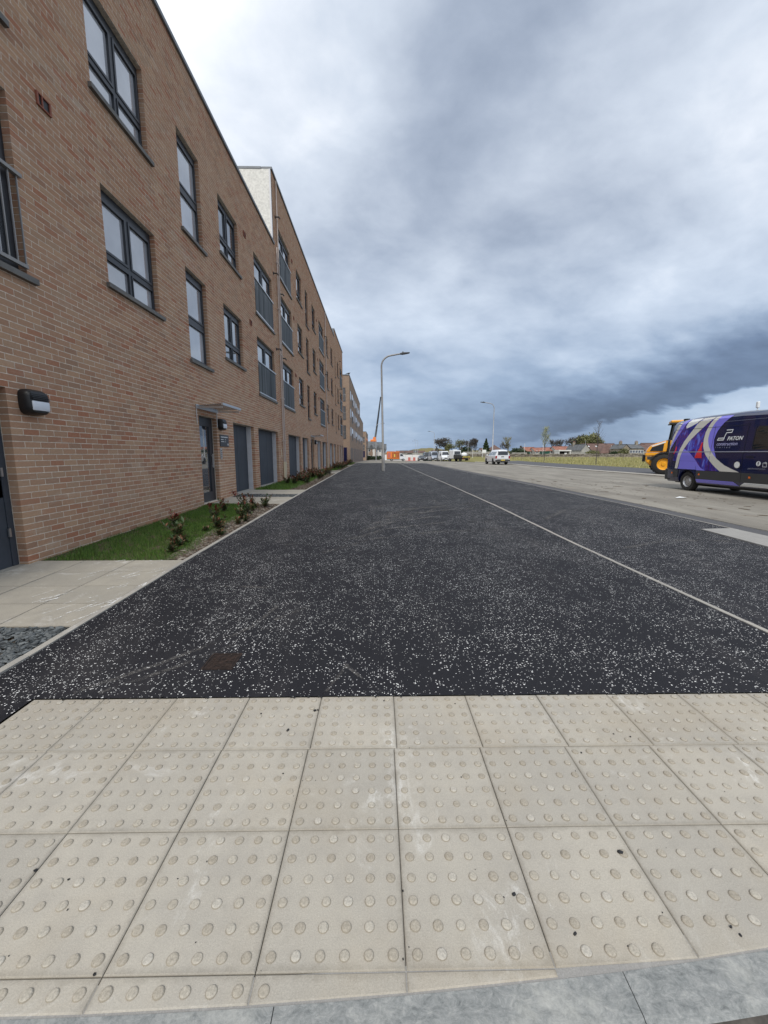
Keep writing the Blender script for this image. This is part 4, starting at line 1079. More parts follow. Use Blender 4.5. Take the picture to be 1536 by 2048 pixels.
# ------------------------------------------------------------------ fittings on the near wall
def bulkhead(y, z, label):
    r = empty('wall_lamp', (WX + .003, y, z)); tag(r, label, 'wall lamp')
    W, Hh, D = .31, .30, .13
    def ring(w, h, n=28, p=4):
        out = []
        for i in range(n):
            a = 2 * math.pi * i / n; c, s = math.cos(a), math.sin(a)
            out.append((math.copysign(abs(c) ** (2 / p), c) * w / 2, math.copysign(abs(s) ** (2 / p), s) * h / 2))
        return out
    mb = MB(); L = [(0, W, Hh), (.055, W, Hh), (.10, W * .97, Hh * .95), (.125, W * .88, Hh * .82), (.132, W * .6, Hh * .5)]
    idx = []
    for x, w, h in L:
        idx.append(len(mb.v)); mb.v += [(x - .012 * (q[1] / h) if x > .05 else x, q[0], q[1]) for q in ring(w, h)]
    for a, b in zip(idx[:-1], idx[1:]):
        for j in range(28): mb.f.append((a + j, a + (j + 1) % 28, b + (j + 1) % 28, b + j)); mb.m.append(0)
    mb.f.append(tuple(idx[-1] + j for j in range(28))); mb.m.append(0)
    mb.build('housing', M['black'], r, smooth='auto')
    l = MB(); l.rbox(.10, .142, -.118, .125, -.10, .012, .012); l.build('lens', M['lens'], r, smooth='auto')
    for k in range(5):
        s = MB(); zz = .028 + k * .019; s.rbox(.09, .148 - .007 * k, -.122, .128, zz, zz + .011, .003); s.build('rib', M['black'], r)
    return r
bulkhead(4.97, 1.965, 'black ribbed bulkhead lamp with opal lens right of the louvred door')
bulkhead(10.80, 2.12, 'black bulkhead lamp with opal lens beside the glazed entrance')
bulkhead(26.75, 2.1, 'small black bulkhead lamp beside the entrance of the four-storey block')
def canopy(y0, y1, z, label):
    r = empty('door_canopy', (WX, y0, z)); tag(r, label, 'canopy'); L = y1 - y0
    g = MB(); g.v += [(.0, 0, .0), (.62, 0, .05), (.62, L, .05), (0, L, 0), (.0, 0, .012), (.62, 0, .062), (.62, L, .062), (0, L, .012)]
    g.f += [(0, 3, 2, 1), (4, 5, 6, 7), (0, 1, 5, 4), (1, 2, 6, 5), (2, 3, 7, 6)]; g.m += [0] * 5
    gm, t, b = newmat('canopy glass ' + str(y0)); b.inputs['Base Color'].default_value = (.22, .24, .235, 1); b.inputs['Alpha'].default_value = .5; b.inputs['Roughness'].default_value = .25; b.inputs['Specular IOR Level'].default_value = .2
    g.build('glass_sheet', gm, r)
    m_ = MB()
    for y in (.05, L - .05): m_.box(.005, .60, y - .012, y + .012, -.035, -.008)
    m_.build('arm', M['steel'], r)
    m_ = MB(); m_.box(.0, .03, -.02, L + .02, -.05, .04); m_.box(.595, .635, -.01, L + .01, .02, .075); m_.build('rail', M['steel'], r)
    for y in (.02, L - .02):
        q = MB(); q.tube([(.01, y, -.02), (.01, y, -.40)], .009, 6); q.build('bracket', M['steel'], r)
canopy(9.42, 10.62, 2.44, 'flat glass canopy on steel brackets over the nearer entrance')
canopy(25.2, 26.5, 2.45, 'small glass canopy over the entrance of the four-storey block')
sg = empty('sign', (WX + .002, 11.02, 1.70)); tag(sg, 'dark grey rectangular nameplate with white lettering beside the entrance', 'sign')
mb = MB(); mb.rbox(0, .018, -.30, .30, -.155, .155, .004); mb.build('plate', M['frame'], sg)
mb = MB()
def dashes(y0, y1, z, h, m_=None):
    y = y0
    while y < y1:
        w = random.uniform(.012, .026); mb.box(.0185, .0195, y, min(y + w, y1), z - h / 2, z + h / 2); y += w + .007
dashes(-.26, .22, .095, .026); dashes(-.26, -.08, .03, .018); dashes(-.26, -.04, -.025, .018); dashes(.02, .07, .03, .016); dashes(.02, .07, -.025, .016)
mb.box(.0185, .0195, .2, .25, -.12, -.07); tag(mb.build('lettering', M['print_white'], sg), kind='stuff')
ic = empty('intercom', (WX + .002, 10.76, 1.36)); tag(ic, 'steel door-entry panel under the dark nameplate', 'intercom')
mb = MB(); mb.rbox(0, .015, -.06, .06, -.14, .14, .004); mb.build('panel', M['steel'], ic)
mb = MB()
for k in range(4): mb.box(.0155, .02, -.02, .02, -.1 + k * .055, -.075 + k * .055)
mb.build('button', M['black'], ic)
lb = MB(); lb.rbox(WX + .002, WX + .02, 18.35 - .93, 18.35 - .87, 1.2, 1.55, .003); tag(lb.build('marker_plate', M['cream']), 'small cream marker plate low on the brick pier by the downpipes', 'plate')
for y, lab in ((17.72, 'brown downpipe, the nearer of the pair at the join of the two blocks'), (17.98, 'brown downpipe, the farther of the pair at the join of the two blocks'), (33.1, 'thin downpipe in the middle of the four-storey block')):
    top = 9.6 if y < 17.8 else 12.2
    r = empty('downpipe', (WX + .05, y, .1)); tag(r, lab, 'downpipe')
    mb = MB(); mb.tube([(0, 0, .9), (0, 0, top)], .026 if y < 30 else .035, 10)
    mb.build('pipe', M['pipe'], r, smooth='auto'); mb = MB(); mb.tube([(0, 0, -.1), (0, 0, .9)], .042, 10); mb.build('guard', M['cream'], r, smooth='auto')
    for z in (1.8, 3.6, 5.4, 7.2, 9.0): q = MB(); q.box(-.05, .04, -.05, .05, z, z + .04); q.build('clip', M['pipe'], r)

# ------------------------------------------------------------------ street lamps
def street_lamp(x, y, z, h, arm, r0, label, grp=None, m='galv', door=True):
    r = empty('street_lamp', (x, y, z)); tag(r, label, 'street lamp', grp); s = math.copysign(1, arm)
    mb = MB(); rad = abs(arm) * .42; pts = [(0, 0, -.1), (0, 0, 1.2), (0, 0, 1.25), (0, 0, h - rad)]; rr = [r0, r0, r0 * .68, r0 * .50]
    for k in range(1, 8):
        a = k / 7 * math.pi * .46; pts.append((s * rad * (1 - math.cos(a)), 0, h - rad + rad * math.sin(a) * .95)); rr.append(r0 * .46)
    e = pts[-1]; pts.append((arm - s * .45, 0, e[2] + abs(arm) * .06)); rr.append(r0 * .42)
    mb.tube(pts, rr, 12); mb.build('column', M[m], r, smooth='auto')
    ex, ez = pts[-1][0], pts[-1][2]
    hd = MB(); sec = [(-.1, .04, .04), (0, .07, .06), (.12, .13, .075), (.3, .15, .06), (.58, .14, .035), (.64, .1, .02)]
    idx = []
    for a, w, t in sec:
        idx.append(len(hd.v)); hd.v += [(ex + s * a, q[0] * w, ez + a * .09 + q[1] * t) for q in ((-1, -.5), (-.8, -1), (.8, -1), (1, -.5), (1, .4), (.6, 1), (-.6, 1), (-1, .4))]
    for a, b in zip(idx[:-1], idx[1:]):
        for j in range(8): hd.f.append((a + j, a + (j + 1) % 8, b + (j + 1) % 8, b + j)); hd.m.append(0)
    hd.f += [tuple(idx[0] + j for j in range(8)), tuple(idx[-1] + j for j in range(8))]; hd.m += [0, 0]
    hd.build('lamp_head', M['lamp_head'], r, smooth='auto')
    q = MB(); q.lathe([(0, .05), (.07, .05), (.08, .01)], 'z', (ex + s * .15, 0, ez + .07), 10); q.build('photocell', M['lamp_head'], r)
    if door: q = MB(); q.box(-.05, .05, -r0 - .004, -r0 + .01, .35, .95); q.build('access_door', M[m], r)
    return r
lm = street_lamp(.40, 29.8, .09, 8.25, 1.85, .125, 'tall grey lamp column standing in the pavement with arm to the right', m='galv_dark'); lm.rotation_euler = (0, -.018, 0)
street_lamp(-.5, 101, -.5, 9.2, 2.0, .10, 'thin distant lamp column behind the tall near one, left of the road')
for i, (x, y, lab) in enumerate(((17.3, 60.5, 'pale lamp column directly behind the white pickup, arm to the left'), (17.6, 126, 'pale lamp column behind the parked dark vans'), (19.8, 200, 'distant pale lamp column right of the orange truck, the nearer of two'), (20.8, 222, 'distant pale lamp column right of the orange truck, the farther of two'))):
    street_lamp(x, y, gz(x, y), 8.8 if i < 2 else 8.6, -1.9, .12, lab, door=False)

# ------------------------------------------------------------------ vehicles
def interp_st(st, s):
    S = [a[0] for a in st]; return [float(np.interp(s, S, [a[k] for a in st])) for k in range(1, len(st[0]))]
class Loft:
    """st: (s, zb, zt, hw_low, waist_z, hw_top) rear s=0 to front s=L; local y = y0 - s (front towards -y)"""
    def __init__(s, st, L): s.st = st; s.L = L
    def side(s, u, z):
        zb, zt, hw, wz, ht = interp_st(s.st, u)
        zs_ = list(np.maximum.accumulate([zb, zb + .12, wz, max(zt - .16, wz + .01), max(zt - .06, wz + .02), max(zt, wz + .03)])); xs_ = [hw - .06, hw, hw, ht, ht - .07, ht - .22]
        return float(np.interp(z, zs_, xs_))
    def ring(s, u, n=26):
        zb, zt, hw, wz, ht = interp_st(s.st, u)
        zl = [zb, zb + .05, zb + .12, (zb + wz) / 2, wz, (wz * 2 + zt) / 3, (wz + zt * 2) / 3, zt - .16, zt - .10, zt - .05, zt - .015, zt]
        zl = sorted(min(z, zt) for z in zl); zl = [z + i * 1e-4 for i, z in enumerate(zl)]
        r = [(s.side(u, z), z) for z in zl]
        top = [(r[-1][0] * f, zt + .02 * (1 - f * f)) for f in (.6, .2)]
        half = r + top; return half
    def body(s, extra=()):
        us = sorted({round(a[0], 4) for a in s.st} | set(extra)); mb = MB(); idx = []
        for u in us:
            h = s.ring(u); full = h + [(-x, z) for x, z in reversed(h)]
            idx.append(len(mb.v)); mb.v += [(x, s.L / 2 - u, z) for x, z in full]
        n = len(full)
        for a, b in zip(idx[:-1], idx[1:]):
            for j in range(n): mb.f.append((a + j, b + j, b + (j + 1) % n, a + (j + 1) % n)); mb.m.append(0)
        mb.f.append(tuple(idx[0] + j for j in range(n))); mb.f.append(tuple(idx[-1] + j for j in reversed(range(n)))); mb.m += [0, 0]
        return mb
    def patch(s, poly_fn, z0, z1, off=.005, sg=-1, n=14, mb=None):
        """poly_fn(z) -> (u0, u1); flat print or glass lying on the side at offset"""
        mb = mb or MB()
        for i in range(n):
            za, zb_ = z0 + (z1 - z0) * i / n, z0 + (z1 - z0) * (i + 1) / n
            a, b = poly_fn(za), poly_fn(zb_); K = max(1, int(max(a[1] - a[0], b[1] - b[0]) / .35))
            for k in range(K):
                f0, f1 = k / K, (k + 1) / K
                P = []
                for (u0, u1), z, f in ((a, za, f0), (a, za, f1), (b, zb_, f1), (b, zb_, f0)):
                    u = u0 + (u1 - u0) * f; P.append((sg * (s.side(u, z) + off), s.L / 2 - u, z))
                mb.quad(*(P if sg < 0 else P[::-1]))
        return mb
def bool_cut(o, cutter):
    bpy.context.view_layer.update()
    m = o.modifiers.new('b', 'BOOLEAN'); m.operation = 'DIFFERENCE'; m.solver = 'EXACT'; m.object = cutter
    dg = bpy.context.evaluated_depsgraph_get(); me = bpy.data.meshes.new_from_object(o.evaluated_get(dg))
    old = o.data; nm = o.name; o.modifiers.clear(); o.data = me; bpy.data.objects.remove(cutter); bpy.data.meshes.remove(old)
def arches(o, ys, r, z, hw):
    c = MB()
    for y in ys:
        for sg in (-1, 1):
            bm = bmesh.new(); bmesh.ops.create_cone(bm, cap_ends=True, segments=30, radius1=r, radius2=r, depth=.5)
            c.bm(bm, 0, Matrix.Translation((sg * (hw - .03), y, z)) @ Matrix.Rotation(math.pi / 2, 4, 'Y'))
    cut = c.build('cutter', M['clad'], o.parent)
    bm = bmesh.new(); bm.from_mesh(o.data); bmesh.ops.recalc_face_normals(bm, faces=bm.faces); bm.to_mesh(o.data); bm.free()
    bool_cut(o, cut)
def wheel(root, x, y, r, w, rim_m='alloy', sg=-1, spokes=14, rr=.6):
    """x: outer face of tyre"""
    mb = MB(); xi = -sg * w
    mb.lathe([(xi, r * .6), (xi, r * .93), (xi + sg * w * .1, r), (sg * -.03, r), (0, r * .95), (sg * .004, r * (rr + .09)), (-sg * .01, r * rr)], 'x', (x, y, r), 32)
    wh = mb.build('wheel', M['tyre'], root, smooth='auto')
    q = MB(); q.lathe([(-sg * .01, r * rr), (-sg * .035, r * (rr - .04)), (-sg * .06, r * (rr - .10)), (-sg * .05, r * .34), (-sg * .02, r * .28), (-sg * .015, r * .16), (-sg * .03, .001)], 'x', (x, y, r), 32)
    q.build('rim', M[rim_m], wh, smooth='auto')
    if spokes:
        h = MB()
        for k in range(spokes):
            a = 2 * math.pi * k / spokes; cy, cz = y + math.cos(a) * r * (rr - .13), r + math.sin(a) * r * (rr - .13); s_ = r * .035
            xx = x - sg * .048; pts = [(xx, cy + s_ * math.cos(b) * (1.3), cz + s_ * math.sin(b) * 1.3) for b in [i * math.pi / 3 for i in range(6)]]
            h.poly(pts)
        h.build('rim_slot', M['frame_dark'], wh)
    return wh
def text_mesh(name, body_, size, m, parent, fn, shear=0, bold=0, spacing=1.0):
    cu = bpy.data.curves.new(name, 'FONT'); cu.body = body_; cu.size = size; cu.shear = shear; cu.offset = bold; cu.space_character = spacing; cu.resolution_u = 3
    o = bpy.data.objects.new(name, cu); col.objects.link(o); dg = bpy.context.evaluated_depsgraph_get()
    me = bpy.data.meshes.new_from_object(o.evaluated_get(dg)); bpy.data.objects.remove(o)
    bm = bmesh.new(); bm.from_mesh(me); seen = set(); bm.verts.ensure_lookup_table()
    for v0 in bm.verts:
        if v0 in seen: continue
        st = [v0]; isl = []; seen.add(v0)
        while st:
            v = st.pop(); isl.append(v)
            for e in v.link_edges:
                w = e.other_vert(v)
                if w not in seen: seen.add(w); st.append(w)
        ix = {v: k for k, v in enumerate(isl)}; q = MB(); q.v = [tuple(fn(v.co.x, v.co.y)) for v in isl]
        for f in {f for v in isl for f in v.link_faces}: q.f.append(tuple(ix[v] for v in f.verts)); q.m.append(0)
        if q.f: q.build('letter', m, parent)
    bm.free()

def big_van():
    L = 5.95; r = empty('panel_van', (12.42, 15.68 - L / 2, gz(12, 13) + .0)); tag(r, 'navy high-roof van with lilac and pale swoosh wrap, PATON construction lettering', 'van')
    st = [(0.0, .34, 2.48, .93, 1.3, .80), (.03, .31, 2.56, .975, 1.3, .845), (.12, .30, 2.60, 1.0, 1.3, .87), (1.2, .30, 2.68, 1.02, 1.3, .89), (3.0, .30, 2.70, 1.02, 1.3, .90), (3.9, .30, 2.66, 1.02, 1.3, .88), (4.4, .30, 2.42, 1.02, 1.25, .84), (4.9, .30, 1.75, 1.0, 1.2, .80), (5.1, .30, 1.36, .99, 1.1, .84), (5.6, .30, 1.16, .95, 1.0, .82), (5.85, .32, 1.0, .86, .85, .74), (5.95, .36, .9, .74, .8, .62)]
    lf = Loft(st, L); bd = lf.body([.5, .8, 1.6, 2.1, 2.6, 3.4, 4.2, 4.65]).build('body', M['navy'], r)
    yw = [L / 2 - 1.12, L / 2 - 4.76]
    arches(bd, yw, .42, .35, 1.02)
    bd.data.polygons.foreach_set('use_smooth', [True] * len(bd.data.polygons)); bd.data.set_sharp_from_angle(angle=R(28))
    U = lambda Y: 15.68 - Y
    def strip(name, m, Z, Lf, Rt, off, sg=-1, n=18):
        zz = [a for a in Z]; f = lambda z: tuple(sorted((U(float(np.interp(z, zz, Lf))), U(float(np.interp(z, zz, Rt))))))
        return lf.patch(f, Z[0], Z[-1], off, sg, n).build(name, M[m] if isinstance(m, str) else m, r)
    for sg in (-1, 1):
        # photo wrap behind the swooshes, down to the cladding line
        strip('photo_wrap', 'wrapblue', [1.08, 1.5, 2.0, 2.5, 2.60], [15.62] * 3 + [15.6, 15.58], [13.5, 13.8, 13.9, 13.6, 13.5], .004, sg)
        strip('photo_wrap', 'wrapblue', [.77, .95, 1.08], [14.10, 14.14, 14.3], [13.0, 13.3, 13.5], .004, sg, 6)
        strip('photo_wrap', 'wrapblue', [.77, .95, 1.08], [15.64, 15.64, 15.62], [15.05, 15.02, 14.98], .004, sg, 6)
        strip('swoosh', 'beige', [.80, 1.2, 1.56, 2.0, 2.45, 2.60], [15.655, 15.66, 15.65, 15.56, 15.38, 15.30], [15.63, 15.62, 15.60, 15.45, 15.22, 15.12], .008, sg)
        strip('swoosh', 'lilac', [1.5, 1.8, 2.1, 2.45, 2.60], [15.60, 15.52, 15.41, 15.22, 15.12], [15.59, 15.42, 15.24, 15.0, 14.88], .009, sg)
        strip('swoosh', 'print_white', [2.28, 2.36, 2.46, 2.60], [14.95, 14.98, 14.93, 14.80], [14.93, 14.68, 14.45, 14.26], .0085, sg)
        strip('swoosh', 'beige', [.80, 1.2, 1.5, 1.8, 2.15, 2.4, 2.60], [15.20, 15.14, 15.07, 14.93, 14.66, 14.46, 14.22], [15.06, 14.98, 14.88, 14.68, 14.30, 14.0, 13.72], .010, sg)
        # lilac round the rear arch
        strip('swoosh', 'lilac', [1.09, 1.2, 1.35, 1.52], [14.98, 14.97, 14.93, 14.86], [14.18, 14.30, 14.48, 14.80], .0095, sg, 8)
        strip('swoosh', 'lilac', [.79, .95, 1.085], [15.03, 15.0, 14.98], [14.16, 14.2, 14.3], .0095, sg, 4)
        strip('swoosh', 'lilac', [.77, .85, .95, 1.085], [14.14, 14.16, 14.2, 14.3], [13.75, 13.95, 14.06, 14.18], .0095, sg, 6)
        strip('swoosh', 'beige', [.77, .95, 1.15, 1.35, 1.6, 1.85, 2.1, 2.35, 2.60], [13.15, 13.42, 13.65, 13.84, 13.98, 14.02, 14.0, 13.90, 13.70], [12.42, 12.95, 13.28, 13.52, 13.74, 13.84, 13.82, 13.72, 13.5], .011, sg)
        strip('swoosh', 'lilac', [1.2, 1.35, 1.6, 1.85, 2.1, 2.35, 2.60], [13.40, 13.52, 13.74, 13.84, 13.82, 13.72, 13.5], [13.34, 13.42, 13.54, 13.58, 13.52, 13.34, 13.02], .0105, sg)
        strip('figure_print', 'red', [1.2, 1.22, 1.45, 1.55, 1.75], [14.27, 14.27, 14.18, 14.12, 14.08], [13.95, 13.95, 14.0, 14.02, 14.02], .0125, sg, 8)
        strip('figure_print', 'red', [1.35, 1.5, 1.62], [15.35, 15.3, 15.28], [15.30, 15.22, 15.24], .0125, sg, 6)
        # cladding and sill
        for a, b in ((15.66, 15.0), (14.12, 12.35), (12.34, 11.36)): strip('cladding', 'clad', [.47, .5, .76], [a] * 3, [b] * 3, .016, sg, 3)
        strip('sill_wrap', 'lilac', [.34, .46], [14.1, 14.12], [12.4, 12.6], .006, sg, 2)
        strip('sill_wrap', 'print_white', [.34, .46], [12.38, 12.2], [11.4, 11.4], .006, sg, 2)
        # windows, seams, pillars
        strip('side_window', 'car_glass', [1.48, 1.55, 2.1, 2.18], [12.09, 12.11, 12.11, 12.07], [11.25, 11.22, 11.28, 11.35], .006, sg, 8)
        strip('window_rubber', 'frame_dark', [1.44, 2.21], [12.14, 12.14], [12.12, 12.12], .0065, sg, 6)
        for y in (12.38, 13.62):
            strip('door_seam', 'frame_dark', [.5, 2.3], [y + .006] * 2, [y - .006] * 2, .0135 if y > 13 else .0065, sg, 10)
        strip('moulding', 'print_grey', [1.405, 1.43], [15.6, 15.6], [11.2, 11.2], .016, sg, 1)
        strip('crease', 'frame_dark', [2.24, 2.252], [15.5, 15.5], [12.4, 12.4], .0145, sg, 1)
        strip('crease', 'print_grey', [2.40, 2.406], [13.3, 13.3], [11.8, 11.8], .0145, sg, 1)
        strip('door_handle', 'frame_dark', [1.24, 1.27], [12.24, 12.24], [11.98, 11.98], .03, sg, 1)
        for y in (14.02, 12.08, 15.35): strip('side_marker', 'orange', [.60, .66], [y] * 2, [y - .07] * 2, .02, sg, 1)
        strip('tail_lamp', 'tail', [.80, 1.2, 1.75], [15.672] * 3, [15.645, 15.64, 15.65], .013, sg, 4)
    # lettering on the camera side
    bx = lambda Y, z, off=.014: Vector((-(lf.side(U(Y), z) + off), L / 2 - U(Y), z))
    text_mesh('lettering', 'PATON', .168, M['print_white'], r, lambda x, y: bx(13.06 - x * .97, 1.79 + y), .25, .004)
    text_mesh('lettering', 'construction', .158, M['print_lilac'], r, lambda x, y: bx(13.44 - x * .98, 1.625 + y), .2, 0)
    text_mesh('lettering', 'limited', .075, M['print_grey'], r, lambda x, y: bx(13.46 - x * 1.0, 1.54 + y), .2, .001, 2.6)
    def stroke(pts, w, m, nm):
        mb = MB(); P = [(float(np.interp(a, [893, 915, 1010, 1100, 1220, 1428, 1500, 1536], [13.48, 13.44, 13.15, 12.88, 12.50, 11.81, 11.62, 11.53])), 1.80 + (600 - b) * .0027) for a, b in pts]
        for (a, b), (c, d) in zip(P[:-1], P[1:]):
            v = Vector((c - a, d - b)); n = Vector((-v.y, v.x)).normalized() * w / 2; e = v.normalized() * w / 2
            q = [(a - e.x + n.x, b - e.y + n.y), (c + e.x + n.x, d + e.y + n.y), (c + e.x - n.x, d + e.y - n.y), (a - e.x - n.x, b - e.y - n.y)]
            mb.poly([bx(*k, .014 + .0002 * len(mb.f)) for k in q])
        mb.build(nm, m, r)
    stroke([(1015, 480), (1088, 480), (1080, 512), (1016, 512), (996, 575), (926, 575), (918, 598), (992, 598), (1000, 578)], .026, M['print_white'], 'logo')
    def disc(Y, z, rad, m, nm, inner=0, off=.02):
        mb = MB(); n = 24
        for i in range(n):
            a, b = 2 * math.pi * i / n, 2 * math.pi * (i + 1) / n
            mb.poly([bx(Y + rad * math.cos(a), z + rad * math.sin(a), off), bx(Y + rad * math.cos(b), z + rad * math.sin(b), off), bx(Y + inner * math.cos(b), z + inner * math.sin(b), off), bx(Y + inner * math.cos(a), z + inner * math.sin(a), off)])
        mb.build(nm, m, r)
    disc(12.52, 1.005, .105, M['beige'], 'fuel_sticker'); disc(12.52, 1.005, .085, M['print_white'], 'fuel_sticker', 0, .0205)
    disc(11.81, 1.06, .075, M['print_white'], 'social_icon')
    text_mesh('lettering', 'f', .15, M['navy'], r, lambda x, y: bx(11.835 - x, 1.012 + y, .0215), 0, .004)
    stroke([(1480, 865), (1525, 865), (1525, 908), (1480, 908), (1480, 865)], .012, M['print_white'], 'social_icon')
    disc(11.59, 1.135 - .05, .03, M['print_white'], 'social_icon', .018)
    text_mesh('lettering', 'patonconstruction', .075, M['print_grey'], r, lambda x, y: bx(12.14 - x, .885 + y), .1)
    # rear doors, bumper, roof fittings
    q = MB(); q.rbox(-.97, .97, L / 2 - .06, L / 2 + .07, .36, .56, .03); q.rbox(-1.0, -.86, L / 2 - .25, L / 2 + .05, .36, .78, .03); q.rbox(.86, 1.0, L / 2 - .25, L / 2 + .05, .36, .78, .03); q.build('bumper', M['clad'], r)
    q = MB(); q.box(-.006, .006, L / 2 + .002, L / 2 + .01, .6, 2.4); q.build('door_seam', M['frame_dark'], r)
    for sg in (-1, 1): q = MB(); q.box(*sorted((sg * .12, sg * .7)), L / 2 + .002, L / 2 + .012, 1.45, 2.05); q.build('rear_window', M['car_glass'], r)
    q = MB(); q.rbox(-.66, -.5, L / 2 - .35, L / 2 - .2, 2.60, 2.68, .02); q.build('beacon', M['black'], r)
    q = MB(); q.tube([(-.45, L / 2 - 2.98, 2.66), (-.45, L / 2 - 2.98, 2.80)], .015, 6); q.rbox(-.49, -.41, L / 2 - 3.02, L / 2 - 2.94, 2.78, 2.98, .02); q.build('aerial', M['print_white'], r)
    q = MB(); q.rbox(-.3, .3, L / 2 - 4.0, L / 2 - 3.6, 2.68, 2.74, .02); q.build('roof_vent', M['clad'], r)
    # windscreen, lights, grille (mostly outside the picture)
    q = MB(); q.v += [(-.80, L / 2 - 4.42, 2.30), (.80, L / 2 - 4.42, 2.30), (.84, L / 2 - 5.08, 1.42), (-.84, L / 2 - 5.08, 1.42)]; q.v = [(a, b - .03, c + .06) for a, b, c in q.v]; q.f.append((0, 1, 2, 3)); q.m.append(0); q.build('windscreen', M['car_glass'], r)
    q = MB(); q.rbox(-.45, .45, -L / 2 - .01, -L / 2 + .1, .62, .85, .02); q.build('grille', M['black'], r)
    for sg in (-1, 1):
        q = MB(); q.rbox(*sorted((sg * .5, sg * .82)), -L / 2 + .02, -L / 2 + .16, .72, .95, .03); q.build('headlight', M['lens'], r)
        q = MB(); q.rbox(*sorted((sg * 1.03, sg * 1.25)), L / 2 - 4.55, L / 2 - 4.42, 1.45, 1.8, .03); q.build('mirror', M['black'], r)
        for y in yw: wheel(r, sg * .985, y, .345, .22, 'alloy', sg)
    q = MB(); q.box(-.8, .8, -L / 2 + .3, L / 2 - .3, .26, .33); q.box(-.45, .45, -L / 2 + .5, L / 2 - .5, .17, .26); q.build('underbody', M['black'], r)  # lower centre box added to deepen the shade and hide the far wheel
big_van()

def pickup():
    L = 5.35; r = empty('pickup_truck', (15.62, 50 + L / 2, gz(15.6, 52)), math.pi); tag(r, 'white pickup with canopy back parked across the road, rear towards us', 'pickup truck')
    st = [(0, .50, 1.72, .86, 1.05, .56), (.08, .42, 1.84, .91, 1.08, .60), (.5, .38, 1.88, .93, 1.08, .62), (1.6, .36, 1.88, .93, 1.08, .64), (2.9, .34, 1.86, .93, 1.08, .64), (3.3, .34, 1.76, .93, 1.08, .60), (3.9, .34, 1.25, .93, 1.05, .70), (4.1, .34, 1.14, .92, 1.0, .78), (5.0, .36, 1.04, .90, .95, .76), (5.3, .42, .9, .82, .8, .7), (5.35, .45, .8, .7, .7, .6)]
    lf = Loft(st, L); bd = lf.body([1.0, 2.2]).build('body', M['white_paint'], r); yw = [L / 2 - 1.15, L / 2 - 4.35]
    arches(bd, yw, .46, .40, .93)
    for sg in (-1, 1):
        for a, b, za, zb_ in ((3.55, 2.55, 1.15, 1.60), (2.45, 1.95, 1.15, 1.62), (1.8, .35, 1.17, 1.62)):
            lf.patch(lambda z, a=a, b=b: (b, a - (z - 1.15) * .8 * (a > 3)), za, zb_, .008, sg, 6).build('side_window', M['car_glass'], r)
        lf.patch(lambda z: (.0, .13), .78, 1.12, .012, sg, 3).build('tail_lamp', M['tail'], r)
        q = MB(); q.box(*sorted((sg * .72, sg * .915)), L / 2 + .0, L / 2 + .02, .78, 1.12); q.build('tail_lamp', M['tail'], r)
        q = MB(); q.rbox(*sorted((sg * .95, sg * 1.12)), L / 2 - 3.55, L / 2 - 3.42, 1.1, 1.3, .03); q.build('mirror', M['white_paint'], r)
        for y in yw: wheel(r, sg * .92, y, .39, .25, 'frame', sg, 0)
    q = MB(); q.box(-.62, .62, L / 2 + .005, L / 2 + .022, 1.22, 1.68); q.build('rear_window', M['car_glass'], r)
    q = MB(); q.rbox(-.9, .9, L / 2 - .05, L / 2 + .10, .46, .66, .03); q.build('bumper', M['clad'], r)
    q = MB(); q.box(-.7, .7, L / 2 + .003, L / 2 + .012, .70, .74); q.box(-.15, .2, L / 2 + .003, L / 2 + .016, .95, 1.05); q.build('badge', M['clad'], r)
    q = MB(); q.box(-.26, .26, L / 2 + .10, L / 2 + .11, .54, .65); q.build('number_plate', M['plate_y'], r)
    q = MB(); q.box(-.7, .7, -L / 2 + .4, L / 2 - .2, .3, .37); q.build('underbody', M['black'], r)
    for sg in (-1, 1): q = MB(); q.rbox(*sorted((sg * .5, sg * .8)), -L / 2 - .01, -L / 2 + .12, .7, .85, .02); q.build('headlight', M['lens'], r)
pickup()

